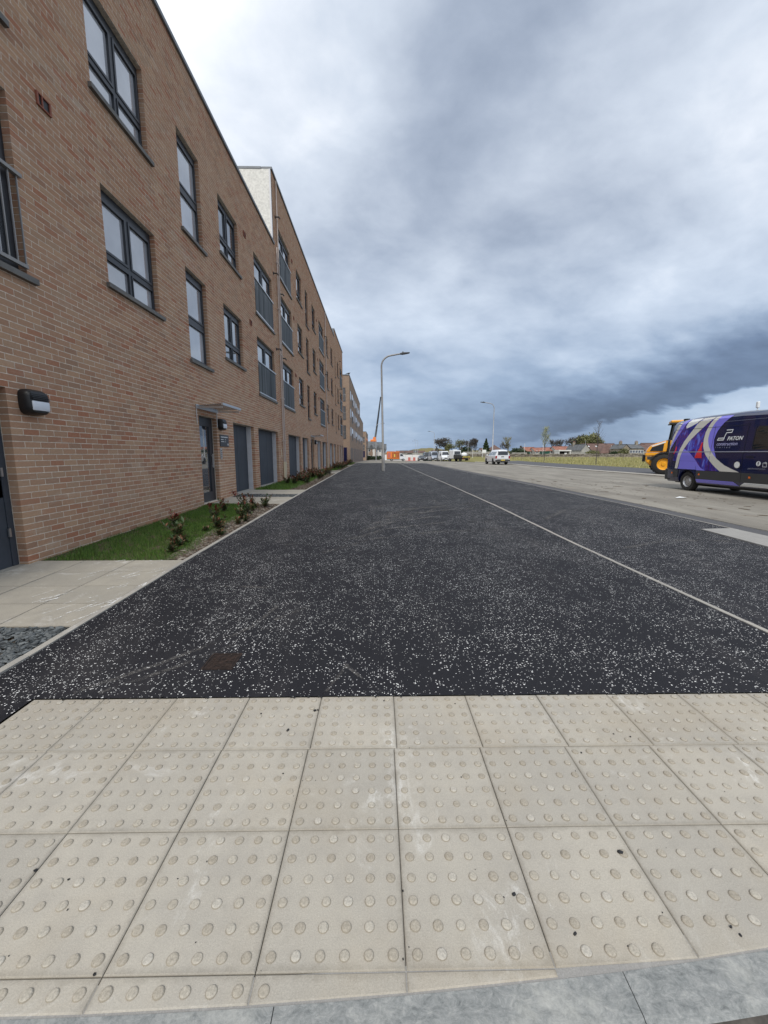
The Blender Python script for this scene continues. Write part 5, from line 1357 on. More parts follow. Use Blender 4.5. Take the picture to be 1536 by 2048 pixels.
def van_front(x, y, paint, label, H=2.3, L=5.3, rz=0.0, name='parked_van'):
    """van with its nose to the camera; local front towards -y"""
    r = empty(name, (x, y + L / 2, gz(x, y)), rz); tag(r, label, 'van')
    st = [(0, .4, H - .05, .92, 1.2, .8), (.1, .3, H, .98, 1.2, .86), (L - 1.9, .3, H, .99, 1.2, .86), (L - 1.5, .3, H - .12, .99, 1.2, .82), (L - .95, .3, 1.42, .98, 1.15, .84), (L - .3, .32, 1.12, .94, 1.0, .82), (L - .04, .34, .95, .86, .85, .76), (L, .38, .85, .76, .7, .66)]
    lf = Loft(st, L); bd = lf.body([1, 2, 3]).build('body', M[paint], r); yw = [L / 2 - 1.0, -L / 2 + .95]; arches(bd, yw, .41, .35, .99)
    q = MB(); q.poly([(-.64, -L / 2 + 1.40, H - .18), (-.80, -L / 2 + .93, 1.50), (.80, -L / 2 + .93, 1.50), (.64, -L / 2 + 1.40, H - .18)]); q.build('windscreen', M['car_glass'], r)
    q = MB(); q.rbox(-.42, .42, -L / 2 - .02, -L / 2 + .1, .62, .88, .02); q.rbox(-.85, .85, -L / 2 - .03, -L / 2 + .2, .32, .52, .03); q.build('grille', M['black'], r)
    q = MB(); q.box(-.24, .24, -L / 2 - .045, -L / 2 - .032, .42, .53); q.build('number_plate', M['print_white'], r)
    for sg in (-1, 1):
        q = MB(); q.rbox(*sorted((sg * .5, sg * .82)), -L / 2 - .005, -L / 2 + .2, .72, .98, .03); q.build('headlight', M['lens'], r)
        q = MB(); q.rbox(*sorted((sg * 1.0, sg * 1.2)), -L / 2 + 1.1, -L / 2 + 1.2, 1.3, 1.65, .02); q.build('mirror', M['black'], r)
        lf.patch(lambda z: (L - 2.1, L - 1.2 - (z - 1.3) * .5), 1.3, H - .35, .008, sg, 4).build('side_window', M['car_glass'], r)
        for yy in yw: wheel(r, sg * .96, yy, .34, .22, 'alloy', sg, 0)
    q = MB(); q.box(-.7, .7, -L / 2 + .4, L / 2 - .3, .26, .33); q.build('underbody', M['black'], r)
    return r
van_front(15.6, 92, 'white_paint', 'white van with black grille parked facing us beside the tipper', 2.35, rz=.03)
van_front(14.4, 101, 'silver_blue', 'silver-blue van facing us left of the white van', 2.45, rz=.04)
van_front(14.2, 112, 'dark_paint', 'dark van tucked behind the silver-blue one', 2.4)
def small_car(x, y, paint, label):
    L = 4.2; r = empty('parked_car', (x, y + L / 2, gz(x, y))); tag(r, label, 'car')
    st = [(0, .45, .95, .78, .8, .7), (.1, .3, 1.05, .85, .8, .75), (.5, .25, 1.42, .87, .85, .6), (2.2, .25, 1.46, .88, .85, .62), (3.0, .25, 1.05, .88, .85, .74), (4.0, .28, .82, .84, .7, .7), (4.2, .35, .65, .7, .55, .6)]
    lf = Loft(st, L); bd = lf.body([1, 1.6]).build('body', M[paint], r); yw = [L / 2 - .75, -L / 2 + .8]; arches(bd, yw, .36, .3, .88)
    q = MB(); q.poly([(-.5, -L / 2 + 1.86, 1.44), (-.66, -L / 2 + 1.22, 1.12), (.66, -L / 2 + 1.22, 1.12), (.5, -L / 2 + 1.86, 1.44)]); q.build('windscreen', M['car_glass'], r)
    for sg in (-1, 1):
        lf.patch(lambda z: (.6, 2.7 - (z - .95) * 1.2), .95, 1.32, .008, sg, 4).build('side_window', M['car_glass'], r)
        q = MB(); q.rbox(*sorted((sg * .5, sg * .78)), -L / 2 - .0, -L / 2 + .12, .58, .70, .02); q.build('headlight', M['lens'], r)
        for yy in yw: wheel(r, sg * .86, yy, .30, .2, 'alloy', sg, 0)
small_car(15.6, 99, 'dark_paint', 'small dark car squeezed between the silver-blue and white vans')
small_car(11.2, 101, 'dark_paint', 'low dark car beside the green container')
# tipper
def tipper():
    r = empty('tipper_truck', (18.5, 84, gz(15, 86)), R(24)); tag(r, 'white tipper truck seen from behind, bulk bags over its chevron tailboard', 'truck')
    q = MB(); q.rbox(-1.0, 1.0, 3.2, 4.9, .6, 2.45, .12); q.rbox(-.95, .95, 4.8, 5.6, .6, 1.3, .1); q.build('cab', M['white_paint'], r)
    q = MB(); q.box(-.75, .75, 3.18, 3.197, 1.55, 2.2); q.build('rear_window', M['car_glass'], r)
    q = MB(); q.box(-1.02, 1.02, -.1, 3.0, .72, .84); q.box(-1.04, 1.04, 3.0, 3.06, .8, 1.5); q.box(-1.05, -1.0, 0, 3.0, .84, 1.2); q.box(1.0, 1.05, 0, 3.0, .84, 1.2)
    q.build('flatbed', M['clad'], r)
    q = MB(); q.box(-1.0, 1.0, -.06, -.02, .84, 1.22); t_ = q.build('tailboard', M['black'], r)
    for k in range(6):
        x = -.95 + k * .32; s = MB(); s.poly([(x, -.066, .86), (x + .14, -.066, .86), (x + .30, -.066, 1.2), (x + .16, -.066, 1.2)]); s.build('chevron', M['yellow'], t_)
    q = MB(); q.lathe([(-.6, .05), (-.5, .4), (0, .5), (.5, .42), (.62, .05)], 'x', (-.05, .7, 1.45), 12); q.lathe([(-.4, .05), (-.3, .3), (.3, .34), (.45, .05)], 'x', (.3, 1.4, 1.55), 12); q.build('bulk_bag', M['print_white'], r, smooth=True)
    q = MB(); q.rbox(-.45, .45, 3.9, 4.2, 2.45, 2.58, .03); q.build('beacon', M['print_white'], r)
    q = MB(); q.box(-.4, .4, .2, 5.0, .5, .7); q.box(-.9, .9, -.05, .05, .5, .62); q.build('chassis', M['black'], r)
    for sg in (-1, 1):
        for y in (.9, 4.7): wheel(r, sg * .98, y, .38, .3, 'frame', sg, 0)
        q = MB(); q.box(*sorted((sg * .6, sg * .95)), -.09, -.062, .55, .68); q.build('tail_lamp', M['tail'], r)
        q = MB(); q.rbox(*sorted((sg * 1.05, sg * 1.25)), 5.0, 5.1, 1.5, 1.95, .02); q.build('mirror', M['black'], r)
tipper()
# orange box truck side on
def box_truck():
    r = empty('box_truck', (2.8, 101, gz(3, 101))); tag(r, 'small orange caged truck with white cab crossing the end of the road', 'truck')
    q = MB(); q.rbox(-.6, 2.55, -.9, .9, .55, 2.35, .03); bx_ = q.build('box_body', M['truck_orange'], r)
    q = MB()
    for k in range(5): q.box(.75 + k * .36, 1.03 + k * .36, -.93, -.905, .8, 2.2)
    q.build('cage_load', M['truck_brown'], bx_)
    q = MB(); q.box(-.4, .3, -.93, -.905, .8, 2.1); q.box(-.2, .1, -.94, -.931, 1.2, 1.7); q.build('body_panel', M['pink'], bx_)
    q = MB(); q.box(1.2, 1.5, -.945, -.931, 1.0, 1.7); q.build('warning_sign', M['yellow'], bx_)
    q = MB(); q.v += [(2.6, -.88, .5), (4.1, -.88, .5), (4.1, -.88, .95), (3.75, -.88, 1.15), (3.3, -.85, 1.85), (2.6, -.85, 1.9)]; n = 6; q.v += [(a, -b, c) for a, b, c in q.v]
    q.f += [tuple(range(n)), tuple(range(2 * n - 1, n - 1, -1))] + [(i, (i + 1) % n, n + (i + 1) % n, n + i)[::-1] for i in range(n)]; q.m += [0] * 8; q.build('cab', M['white_paint'], r)
    q = MB(); q.poly([(2.75, -.89, 1.2), (3.6, -.892, 1.2), (3.25, -.882, 1.75), (2.75, -.882, 1.75)]); q.build('side_window', M['car_glass'], r)
    q = MB(); q.box(-.6, 3.9, -.5, .5, .35, .55); q.build('chassis', M['black'], r)
    for x in (.6, 3.5):
        for sy in (-1, 1):
            w = MB(); w.lathe([(-.1, .01), (-.1, .3), (.1, .3), (.1, .01)], 'y', (x, sy * .8, .32), 18); wh = w.build('wheel', M['tyre'], r)
            w = MB(); w.lathe([(-.01, .01), (-.01, .17), (.01, .17), (.01, .01)], 'y', (x, sy * .91, .32), 14); w.build('rim', M['alloy'], wh)
box_truck()
# wheel loader beyond the van
def loader():
    X0, Y0 = 18.15, 26.2
    r = empty('wheel_loader', (X0, Y0, gz(X0, Y0)), -R(31)); tag(r, 'yellow wheel loader with black cab, half hidden behind the navy van', 'loader')
    def prism(poly, y0, y1, m, nm, b=.03):
        bm = bmesh.new(); a = [bm.verts.new((x, y0, z)) for x, z in poly]; c = [bm.verts.new((x, y1, z)) for x, z in poly]
        n = len(poly); bm.faces.new(a); bm.faces.new(c[::-1])
        for i in range(n): bm.faces.new((a[(i + 1) % n], a[i], c[i], c[(i + 1) % n]))
        bmesh.ops.recalc_face_normals(bm, faces=bm.faces)
        if b: bmesh.ops.bevel(bm, geom=list(bm.edges), offset=b, segments=2, affect='EDGES')
        q = MB(); q.bm(bm); return q.build(nm, M[m], r)
    # engine hood with counterweight: profile in x (left = rear)
    prism([(-.46, 1.40), (-.38, 1.62), (-.24, 1.82), (.05, 1.98), (.62, 2.17), (.72, 2.15), (.62, 1.42)], -.62, .62, 'digger', 'hood', .05)
    prism([(-.48, 1.38), (.62, 1.38), (.52, 1.20), (-.48, 1.18)], -.66, .66, 'digger', 'hood_rail', .03)
    prism([(-.46, 1.15), (-.42, .80), (-.16, .55), (.0, .52), (.08, 1.15)], -.68, .68, 'digger', 'counterweight', .05)
    q = MB(); q.poly([(-.26, -.626, 1.48), (.44, -.626, 1.48), (.48, -.626, 1.98), (-.16, -.626, 1.72)]); q.build('grille', M['black'], r)
    q = MB(); q.poly([(-.20, -.628, 1.82), (.55, -.628, 2.11), (.55, -.628, 2.02), (-.16, -.628, 1.76)]); q.build('brand_strip', M['print_white'], r)
    q = MB(); q.poly([(-.36, -.688, .94), (-.0, -.688, .94), (.04, -.688, 1.14), (-.38, -.688, 1.14)]); q.build('step_panel', M['clad'], r)
    q = MB(); q.rbox(.66, .76, -.6, .6, 1.25, 2.2, .02); q.build('firewall', M['black'], r)
    q = MB(); q.rbox(.78, .92, -.70, .70, 1.3, 2.15, .03); q.build('air_filter', M['digger'], r)
    q = MB(); q.rbox(1.02, 2.7, -.65, .65, .8, 1.3, .04); q.rbox(-.0, 3.6, -.4, .4, .55, 1.0, .04); q.build('chassis', M['black'], r)
    for x0, x1, y in ((.70, .90, -.62), (.70, .90, .62), (2.4, 2.5, -.62), (2.4, 2.5, .62)):
        q = MB(); q.v += [(x0 - .02, y - .05, 1.3), (x0 + .12, y - .05, 1.3), (x0 + .12, y + .05, 1.3), (x0 - .02, y + .05, 1.3), (x1 - .02, y - .05, 3.2), (x1 + .10, y - .05, 3.2), (x1 + .10, y + .05, 3.2), (x1 - .02, y + .05, 3.2)]
        q.f += [(0, 1, 5, 4), (1, 2, 6, 5), (2, 3, 7, 6), (3, 0, 4, 7)]; q.m += [0] * 4; q.build('cab_pillar', M['black'], r)
    q = MB(); q.poly([(.85, -.6, 1.4), (2.4, -.6, 1.4), (2.4, -.6, 3.15), (1.02, -.6, 3.15)]); q.build('cab_window', M['glass_mid'], r)
    q = MB(); q.rbox(.72, 2.62, -.72, .72, 3.24, 3.40, .05); q.build('cab_roof', M['digger'], r)
    q = MB(); q.rbox(.68, 2.66, -.74, .74, 3.16, 3.235, .02); q.build('roof_trim', M['black'], r)
    q = MB(); q.box(1.4, 2.3, -.5, .5, 1.3, 1.5); q.rbox(1.6, 2.1, -.25, .25, 1.5, 2.2, .05); q.build('seat', M['black'], r)
    # mudguard arc
    q = MB()
    for i in range(10):
        a0, a1 = R(20 + i * 14), R(20 + (i + 1) * 14); c = (.52, .64); ra, rb = .70, .78
        for sy in (-1, 1):
            ya, yb = sorted((sy * .62, sy * 1.05))
            q.quad((c[0] + ra * math.cos(a0), ya, c[1] + ra * math.sin(a0)), (c[0] + ra * math.cos(a1), ya, c[1] + ra * math.sin(a1)), (c[0] + rb * math.cos(a1), ya, c[1] + rb * math.sin(a1)), (c[0] + rb * math.cos(a0), ya, c[1] + rb * math.sin(a0)))
            q.quad((c[0] + rb * math.cos(a0), ya, c[1] + rb * math.sin(a0)), (c[0] + rb * math.cos(a1), ya, c[1] + rb * math.sin(a1)), (c[0] + rb * math.cos(a1), yb, c[1] + rb * math.sin(a1)), (c[0] + rb * math.cos(a0), yb, c[1] + rb * math.sin(a0)))
    q.build('mudguard', M['black'], r)
    for x in (.52, 2.9):
        for sy in (-1, 1):
            w = MB(); y = sy * 1.02; s = sy
            w.lathe([(-s * .42, .3), (-s * .42, .58), (-s * .36, .65), (-s * .04, .65), (0, .60), (s * .01, .40), (-s * .03, .36)], 'y', (x, y, .66), 32); wh = w.build('wheel', M['tyre'], r, smooth='auto')
            for k in range(20):
                a = 2 * math.pi * k / 20; t_ = MB(); t_.box(-.045, .045, min(-s * .22, -s * .0), max(-s * .22, -s * .0), .635, .675); mt = Matrix.Translation((x, y, .66)) @ Matrix.Rotation(a, 4, 'Y')
                t_.v = [tuple(mt @ Vector(v)) for v in t_.v]; w.v, w.f, w.m = t_.v, t_.f, t_.m; w.build('tread_lug', M['tyre'], wh)
            w = MB(); w.lathe([(s * .0, .40), (-s * .03, .37), (-s * .05, .33), (-s * .12, .28), (-s * .13, .12), (-s * .08, .1), (-s * .08, .01)], 'y', (x, y, .66), 28); w.build('rim', M['digger'], wh, smooth='auto')
    q = MB(); q.v += [(3.5, -.9, .2), (4.6, -.9, .15), (4.7, -.9, .3), (3.9, -.9, .9), (3.5, -.9, .8)]; n = 5; q.v += [(a, -b, c) for a, b, c in q.v]
    q.f += [tuple(range(n)), tuple(range(2 * n - 1, n - 1, -1))] + [(i, (i + 1) % n, n + (i + 1) % n, n + i)[::-1] for i in range(n)]; q.m += [0] * 7; q.build('bucket', M['clad'], r)
    q = MB(); q.tube([(2.7, -.35, 1.5), (3.5, -.35, 1.3), (3.9, -.35, .6)], .1, 6); q.tube([(2.7, .35, 1.5), (3.5, .35, 1.3), (3.9, .35, .6)], .1, 6); q.build('lift_arm', M['digger'], r)
    q = MB(); q.box(-.60, -.46, -.3, .3, .8, 1.25); q.build('tow_hitch', M['black'], r)
loader()
# dark post behind the loader's tail
# crane far away
def crane():
    Y = 205.; z = gz(0, Y); r = empty('mobile_crane', (-1.9, Y, z)); tag(r, 'distant mobile crane, orange cab and long dark leaning boom behind the houses', 'crane')
    q = MB(); q.rbox(-5, 5, -1.3, 1.3, 1.0, 2.2, .1); q.rbox(-5.6, -4, -1.3, 1.3, 1.0, 3.0, .15); q.build('carrier', M['digger'], r)
    q = MB(); q.rbox(-.9, .9, -1.1, 1.1, 2.25, 8.4, .1); q.rbox(-1.9, 1.2, -1.2, 1.2, 8.4, 10.0, .2); q.rbox(-.6, .8, -1.0, 1.0, 10.0, 11.2, .1); q.build('slewing_cab', M['truck_orange'], r)
    q = MB(); q.tube([(.5, 0, 10.6), (2.0, 0, 21), (3.3, 0, 31)], [.5, .42, .3], 8); q.build('boom', M['frame'], r)
    for x in (-3.6, -2, 2, 3.6):
        for sy in (-1, 1): w = MB(); w.lathe([(-.2, .01), (-.2, .7), (.2, .7), (.2, .01)], 'y', (x, sy * 1.1, .7), 14); w.build('wheel', M['tyre'], r)
crane()

# ------------------------------------------------------------------ far side: site, walls, houses
def bx(px, Y): return (px - 756) / 795 * Y           # lateral position seen at px of the survey photograph
def zz_(py, Y): return CAMZ - (py - 907) / 795 * Y
def simple(name, fn, m, label, cat, loc, rz=0, group=None, kind=None):
    r = MB(); fn(r); o = r.build(name, m, loc=loc); o.rotation_euler = (0, 0, rz); tag(o, label, cat, group, kind); return o
# white hoarding round the site: separate boards
hd = empty('site_hoarding', (0, 0, 0)); tag(hd, 'long white site hoarding across the end of the road', 'hoarding')
x = bx(768, 135)
while x < bx(855, 135):
    z = gz(x, 135); q = MB(); q.box(x + .01, x + 2.38, 135, 135.06, z, z + 1.9 + random.uniform(-.05, .05)); q.build('panel', M['hoard'], hd); x += 2.4
for i, px in enumerate((813, 818, 823, 828)):
    Y = 112; xx = bx(px, Y); z = gz(xx, Y); r = empty('barrier', (xx, Y, z)); tag(r, ('white plastic road barrier nearest the orange truck', 'faded red plastic road barrier second from the orange truck', 'white plastic road barrier between two faded red ones', 'faded red plastic road barrier farthest from the orange truck')[i], 'barrier', 'plastic barriers at the site entrance')
    q = MB(); q.rbox(-.32, .32, -.15, .15, .05, 1.0, .04); q.build('body', M['pink' if i % 2 else 'hoard'], r); q = MB(); q.rbox(-.35, .35, -.25, .25, 0, .12, .02); q.build('foot', M['pink'], r)
# green containers
def container(px0, px1, Y, h, label, z=None):
    x0, x1 = bx(px0, Y), bx(px1, Y); z = gz((x0 + x1) / 2, Y) if z is None else z
    r = empty('shipping_container', ((x0 + x1) / 2, Y, z)); tag(r, label, 'container'); w = x1 - x0
    q = MB(); q.box(-w / 2, w / 2, 0, 2.4, 0, h); n = int(w / .3)
    for k in range(n): a = -w / 2 + .1 + k * .3; q.box(a, a + .15, -.04, 0, .15, h - .15)
    q.build('shell', M['green'], r)
    q = MB(); q.box(-w / 2 + .2, -w / 2 + .9, -.06, -.045, .3, h - .3); q.build('door', M['green'], r)
container(846.5, 861, 118, 2.3, 'dark green container left of the parked vans')
container(1083, 1098, 140, 1.7, 'green container before the red-roofed cottages, beside the young tree', .45)
container(1049, 1059, 143, 1.4, 'smaller green container at the left end of the cottages', .45)
# rubble wall behind the field: stones as geometry
def rubble_wall(x0, x1, y, h, label, n):
    r = empty('stone_wall', (0, 0, 0)); tag(r, label, 'wall')
    zc = gz((x0 + x1) / 2, y); q = MB(); q.box(x0, x1, y, y + .5, zc - .5, zc + h * .8); q.build('core', M['stonewall'], r)
    X = rng.uniform(x0, x1, n); Z = zc + rng.uniform(0, h, n) * 1.0; s = rng.uniform(.12, .4, n)
    o = scatter_mesh('wall_stones', IV * (1 + rng.uniform(-.25, .25, (len(IV), 1))), IF, np.c_[X, np.full(n, y - .02), Z], np.c_[s * 1.4, s * .6, s * .7], M['stone_bit'], r, rotz=rng.uniform(-.3, .3, n)); tag(o, kind='stuff')
rubble_wall(24, 95, 111, 0.75, 'low tumbled rubble wall along the back of the field', 1600)
def seg_wall(px0, px1, Y, py_top, m, label):
    x0, x1 = bx(px0, Y), bx(px1, Y); z = gz((x0 + x1) / 2, Y); h = zz_(py_top, Y) - z
    simple('boundary_wall', lambda q: (q.box(0, x1 - x0, 0, .4, -.5, h), q.box(-.05, x1 - x0 + .05, -.05, .45, h + .003, h + .15)), M[m], label, 'wall', (x0, Y, z))
seg_wall(925, 985, 125, 904.5, 'harl', 'grey boundary wall behind the tipper and the pale posts')
seg_wall(1023, 1052, 128, 906, 'harl', 'grey boundary wall right of the white pickup')
seg_wall(1140, 1182, 150, 905.5, 'harl', 'low grey garden wall in front of the gabled house')
# houses
def house(name_lab, px0, px1, Y, py_e, py_r, wallm, roofm, axis='x', depth=7, base=None, chim=(), hip=0, dormers=0, wins=0, cat='house', skew=None):
    x0, x1 = bx(px0, Y), bx(px1, Y); z0 = (gz((x0 + x1) / 2, Y) if base is None else base) - .6; ze, zr = zz_(py_e, Y), zz_(py_r, Y)
    r = empty('house', ((x0 + x1) / 2, Y, z0)); tag(r, name_lab, cat); w = x1 - x0
    E, Rr = ze - z0, zr - z0
    q = MB(); q.box(-w / 2, w / 2, 0, depth, 0, E)
    if axis == 'x' and not hip:
        for s in (-1, 1): q.poly([(s * w / 2, 0, E), (s * w / 2, depth, E), (s * w / 2, depth / 2, Rr - .05)])
    if axis == 'y':
        for y in (0, depth): q.poly([(-w / 2, y, E), (w / 2, y, E), (0, y, Rr - .05)])
    q.build('wall', M[wallm], r)
    q = MB(); o = .25; t = .12
    if axis == 'x':
        h = hip
        for dz in (0,):
            q.quad((-w / 2 - o, -o, E - .1), (w / 2 + o, -o, E - .1), (w / 2 + o - h, depth / 2, Rr), (-w / 2 - o + h, depth / 2, Rr))
            q.quad((w / 2 + o, depth + o, E - .1), (-w / 2 - o, depth + o, E - .1), (-w / 2 - o + h, depth / 2, Rr), (w / 2 + o - h, depth / 2, Rr))
            if h:
                q.poly([(-w / 2 - o, depth + o, E - .1), (-w / 2 - o, -o, E - .1), (-w / 2 - o + h, depth / 2, Rr)]); q.poly([(w / 2 + o, -o, E - .1), (w / 2 + o, depth + o, E - .1), (w / 2 + o - h, depth / 2, Rr)])
            q.box(-w / 2 - o, w / 2 + o, -o - .02, -o + .08, E - .28, E - .1)
    else:
        q.quad((-w / 2 - o, -o, E - .1), (0, -o, Rr), (0, depth + o, Rr), (-w / 2 - o, depth + o, E - .1)); q.quad((0, -o, Rr), (w / 2 + o, -o, E - .1), (w / 2 + o, depth + o, E - .1), (0, depth + o, Rr))
    rf = q.build('roof', M[roofm], r)
    q = MB(); q.box(-w / 2 - o + hip, w / 2 + o - hip, depth / 2 - .12, depth / 2 + .12, Rr - .02, Rr + .12) if axis == 'x' else q.box(-.12, .12, -o, depth + o, Rr - .02, Rr + .12); q.build('ridge', M[roofm], rf)
    for c in chim:
        cx = -w / 2 + c * w; q = MB(); q.box(cx - .45, cx + .45, depth / 2 - .4, depth / 2 + .4, Rr - .8, Rr + 1.2); ch = q.build('chimney', M['stonewall'], r)
        for k in (-.2, .2): q = MB(); q.lathe([(0, .12), (.35, .1)], 'z', (cx + k, depth / 2, Rr + 1.2), 8); q.build('chimney_pot', M['rooftile'], ch)
    for i in range(wins):
        cx = -w / 2 + (i + .5) * w / wins
        for zz in ([.9 + .6] if E < 4 else [1.5, E - 1.7]):
            f = MB(); f.box(cx - .5, cx + .5, -.04, -.005, zz, zz + 1.15); f = f.build('window', M['print_white'], r); p = MB(); p.box(cx - .42, cx + .42, -.05, -.041, zz + .1, zz + 1.05); p.build('pane', M['glass_dark'], f)
    for i in range(dormers):
        cx = -w / 2 + (i + .5) * w / dormers; k = .45; q = MB(); yy = depth / 2 * k - o * (1 - k); zq = E + (Rr - E) * k
        q.poly([(cx - .45, yy, zq + .05), (cx + .45, yy, zq + .05), (cx + .45, yy + .8, zq + .05 + .8 * (Rr - E) / (depth / 2)), (cx - .45, yy + .8, zq + .05 + .8 * (Rr - E) / (depth / 2))]); q.build('skylight', M['print_white'], rf)
    return r
house('long low cottage with red pantile roof, leftmost of the row across the field', 1051, 1072, 180, 901.5, 894.5, 'harl', 'rooftile', depth=8, wins=3)
house('second red-roofed cottage, behind the budding young tree', 1068.5, 1090, 176, 902, 895.5, 'harl', 'rooftile', depth=8, wins=3)
house('third red-roofed cottage, with a small white dormer', 1089, 1113, 182, 901, 895, 'harl', 'rooftile', depth=8, wins=3)
house('longest bright red-roofed cottage behind the white flat-roofed building', 1111, 1150, 178, 900.5, 893, 'harl', 'rooftile', depth=9, wins=3)
house('stone gabled cottage between the red roofs and the pale gable', 1148, 1163, 170, 903, 889.5, 'stonewall', 'roofgrey', 'y', 9, chim=(.5,))
house('pale grey gabled house with flue, facing the field', 1161, 1179, 160, 900.5, 888.5, 'harl', 'roofgrey', 'y', 9)
house('long dark-roofed barn conversion with three skylights', 1172, 1238, 176, 899.5, 887, 'harl', 'roofbrown', depth=10, dormers=4, wins=0)
house('low barn with hipped dark red tile roof beside the stone house', 1199, 1243, 158, 905.5, 889.5, 'stonewall', 'roofbrown', depth=8, hip=4.2)
house('dark-roofed outbuilding tucked behind the stone farmhouse gable', 1236, 1260, 172, 900, 889.5, 'harl', 'roofbrown', depth=8)
house('stone farmhouse gable end with chimney', 1243, 1258, 150, 897, 889, 'stonewall', 'roofgrey', 'y', 8, chim=(.55,))
house('two-storey stone farmhouse with slate roof and chimney', 1258, 1286, 153, 896, 889, 'stonewall', 'roofgrey', depth=7, chim=(.85,), wins=5)
house('dark brown roofed house right of the farmhouse', 1284, 1300, 160, 900, 888.5, 'harl', 'roofbrown', depth=8)
house('dark roofed house rising behind the yellow loader', 1294, 1345, 170, 900, 886, 'harl', 'roofbrown', depth=9)
def kiosk(q):
    w = bx(1141, 145) - bx(1116, 145); q.box(0, w, 0, 4, 2.0, 2.45, 0); q.box(.1, .3, .1, 3.9, -.5, 2.0, 0); q.box(w - .5, w - .2, .1, 3.9, -.5, 2.0, 0); q.box(.3, w - .5, 3.5, 3.9, -.5, 2.0, 1); q.box(w * .5, w * .68, .3, .5, -.3, 1.4, 0); q.box(w * .66, w * .8, .1, .3, -.5, .9, 0)
simple('carport', kiosk, [M['harlw'], M['black']], 'flat white-roofed open shed in front of the red cottages', 'shed', (bx(1116, 145), 145, .2))
# houses at the end of the street on the left
for i, (a, b, e, rg, lab) in enumerate(((734, 752, 896, 883.5, 'slate-roofed brick and white house nearest the far brick block, end of the street'), (750, 763, 897, 885, 'slate-roofed white house just left of the tall lamp column'), (762, 772, 899, 888.5, 'slate-roofed house peeping out right of the tall lamp column'))):
    hs = house(lab, a, b, 172 + i * 9, e, rg, 'brick_x' if i != 1 else 'harlw', 'roofgrey', depth=8, wins=2, base=-1.5)
    if i == 0:
        q = MB(); q.box(.6, 1.5, -.06, -.001, 0, zz_(e, 172) + 2.1); q.box(-2.0, -1.3, -.06, -.001, 0, zz_(e, 172) + 2.1); q.build('render_panel', M['harlw'], hs)
    q = MB(); q.poly([(-1.2, -.3, zz_(e, 172) + 1.7), (1.2, -.3, zz_(e, 172) + 1.7), (0, -.3, zz_(e, 172) + 3.6)]); q.poly([(-1.2, -.3, zz_(e, 172) + 1.7), (0, -.3, zz_(e, 172) + 3.6), (0, 3, zz_(e, 172) + 3.6)]); q.build('gablet', M['roofgrey'], hs)
# far town roofs as separate small houses
k = 0
for px, Y, py in ((800, 330, 905), (808, 340, 904.5), (818, 330, 905), (829, 345, 904), (842, 330, 905), (782, 320, 906), (873, 340, 904)):
    w = rng.uniform(10, 16) / 330 * 795 / 2
    house('small far-off town house low on the horizon under the hill', px - w / 2, px + w / 2, Y, py, py - 3.2, 'harl', 'roofgrey' if k % 2 else 'roofbrown', depth=8, cat='house', base=-3)['group'] = 'far town houses'; k += 1
house('brown-roofed cottage behind the pale lamp column and the conifer', 980, 1004, 190, 901, 890, 'harl', 'roofbrown', depth=9, hip=3)
house('low cottage with red roof by the dark conifer', 962, 982, 200, 903, 896.5, 'harlw', 'roofbrown', depth=8)
# hill and far woodland
mb = MB(); n = 60; Yh = 900
prev = None
for i in range(n + 1):
    px = 770 + 330 * i / n; h = 11 * math.exp(-((px - 862) / 50) ** 2) + 7 * math.exp(-((px - 990) / 70) ** 2) + .5 * math.sin(px * .35) + 1.5
    x = bx(px, Yh); z = zz_(907 - h, Yh); c = [(x, Yh, -8), (x * 1.0, Yh + 60, z * .8), (x * 1.1, Yh + 160, z), (x * 1.2, Yh + 400, -8)]
    if prev: [mb.quad(prev[j], c[j], c[j + 1], prev[j + 1]) for j in range(3)]
    prev = c
tag(mb.build('hill', M['hill'], smooth=True), kind='structure')
n = 9000; px = rng.uniform(775, 1360, n); Y = rng.uniform(230, 320, n); hgt = (4.0 + 1.8 * np.sin(px * .11) + 1.2 * np.sin(px * .37)) * rng.random(n) ** .7
quad_v = np.array([(-.5, 0, -.5), (.5, 0, -.5), (.5, .2, .5), (-.5, .2, .5)]); quad_f = np.array([(0, 1, 2, 3)])
hgt = np.where(px < 870, hgt * .4, hgt)
o = scatter_mesh('woodland', quad_v, quad_f, np.c_[(px - 756) / 795 * Y, Y, -1.2 + hgt], rng.uniform(.35, 1.1, n), M['wood_far']); tag(o, kind='stuff', label='far belt of leafless woodland along the horizon', cat='woodland')

# ------------------------------------------------------------------ trees
def bare_tree(h, spread, depth, seed, nb=3, up=.35, tr=.02, minr=.02):
    rnd = random.Random(seed); mb = MB(); tips = []
    def grow(p, d, L, r, k):
        q = p; pts = [p]; rr = [r]; m_ = 3
        for i in range(m_):
            d = (d + Vector((rnd.gauss(0, .12), rnd.gauss(0, .12), rnd.gauss(0, .06) + .03))).normalized(); q = q + d * L / m_; pts.append(q); rr.append(r * (1 - .35 * (i + 1) / m_))
        mb.tube(pts, rr, 5 if r > .06 else 3, cap=False)
        if k == 0: tips.append(q); return
        for i in range(nb + (rnd.random() < .4)):
            a = rnd.uniform(0, 6.28); s = rnd.uniform(.45, 1.0) * spread
            u = d.orthogonal().normalized(); w = d.cross(u); nd = (d + (u * math.cos(a) + w * math.sin(a)) * s + Vector((0, 0, up * .3))).normalized()
            f = rnd.uniform(.55, 1.0); o_ = pts[0].lerp(pts[-1], f) if i else pts[-1]
            grow(o_, nd, L * rnd.uniform(.62, .85), max(r * .58, minr), k - 1)
    grow(Vector((0, 0, 0)), Vector((0, 0, 1)), h * .30, h * tr, depth)
    return mb, tips
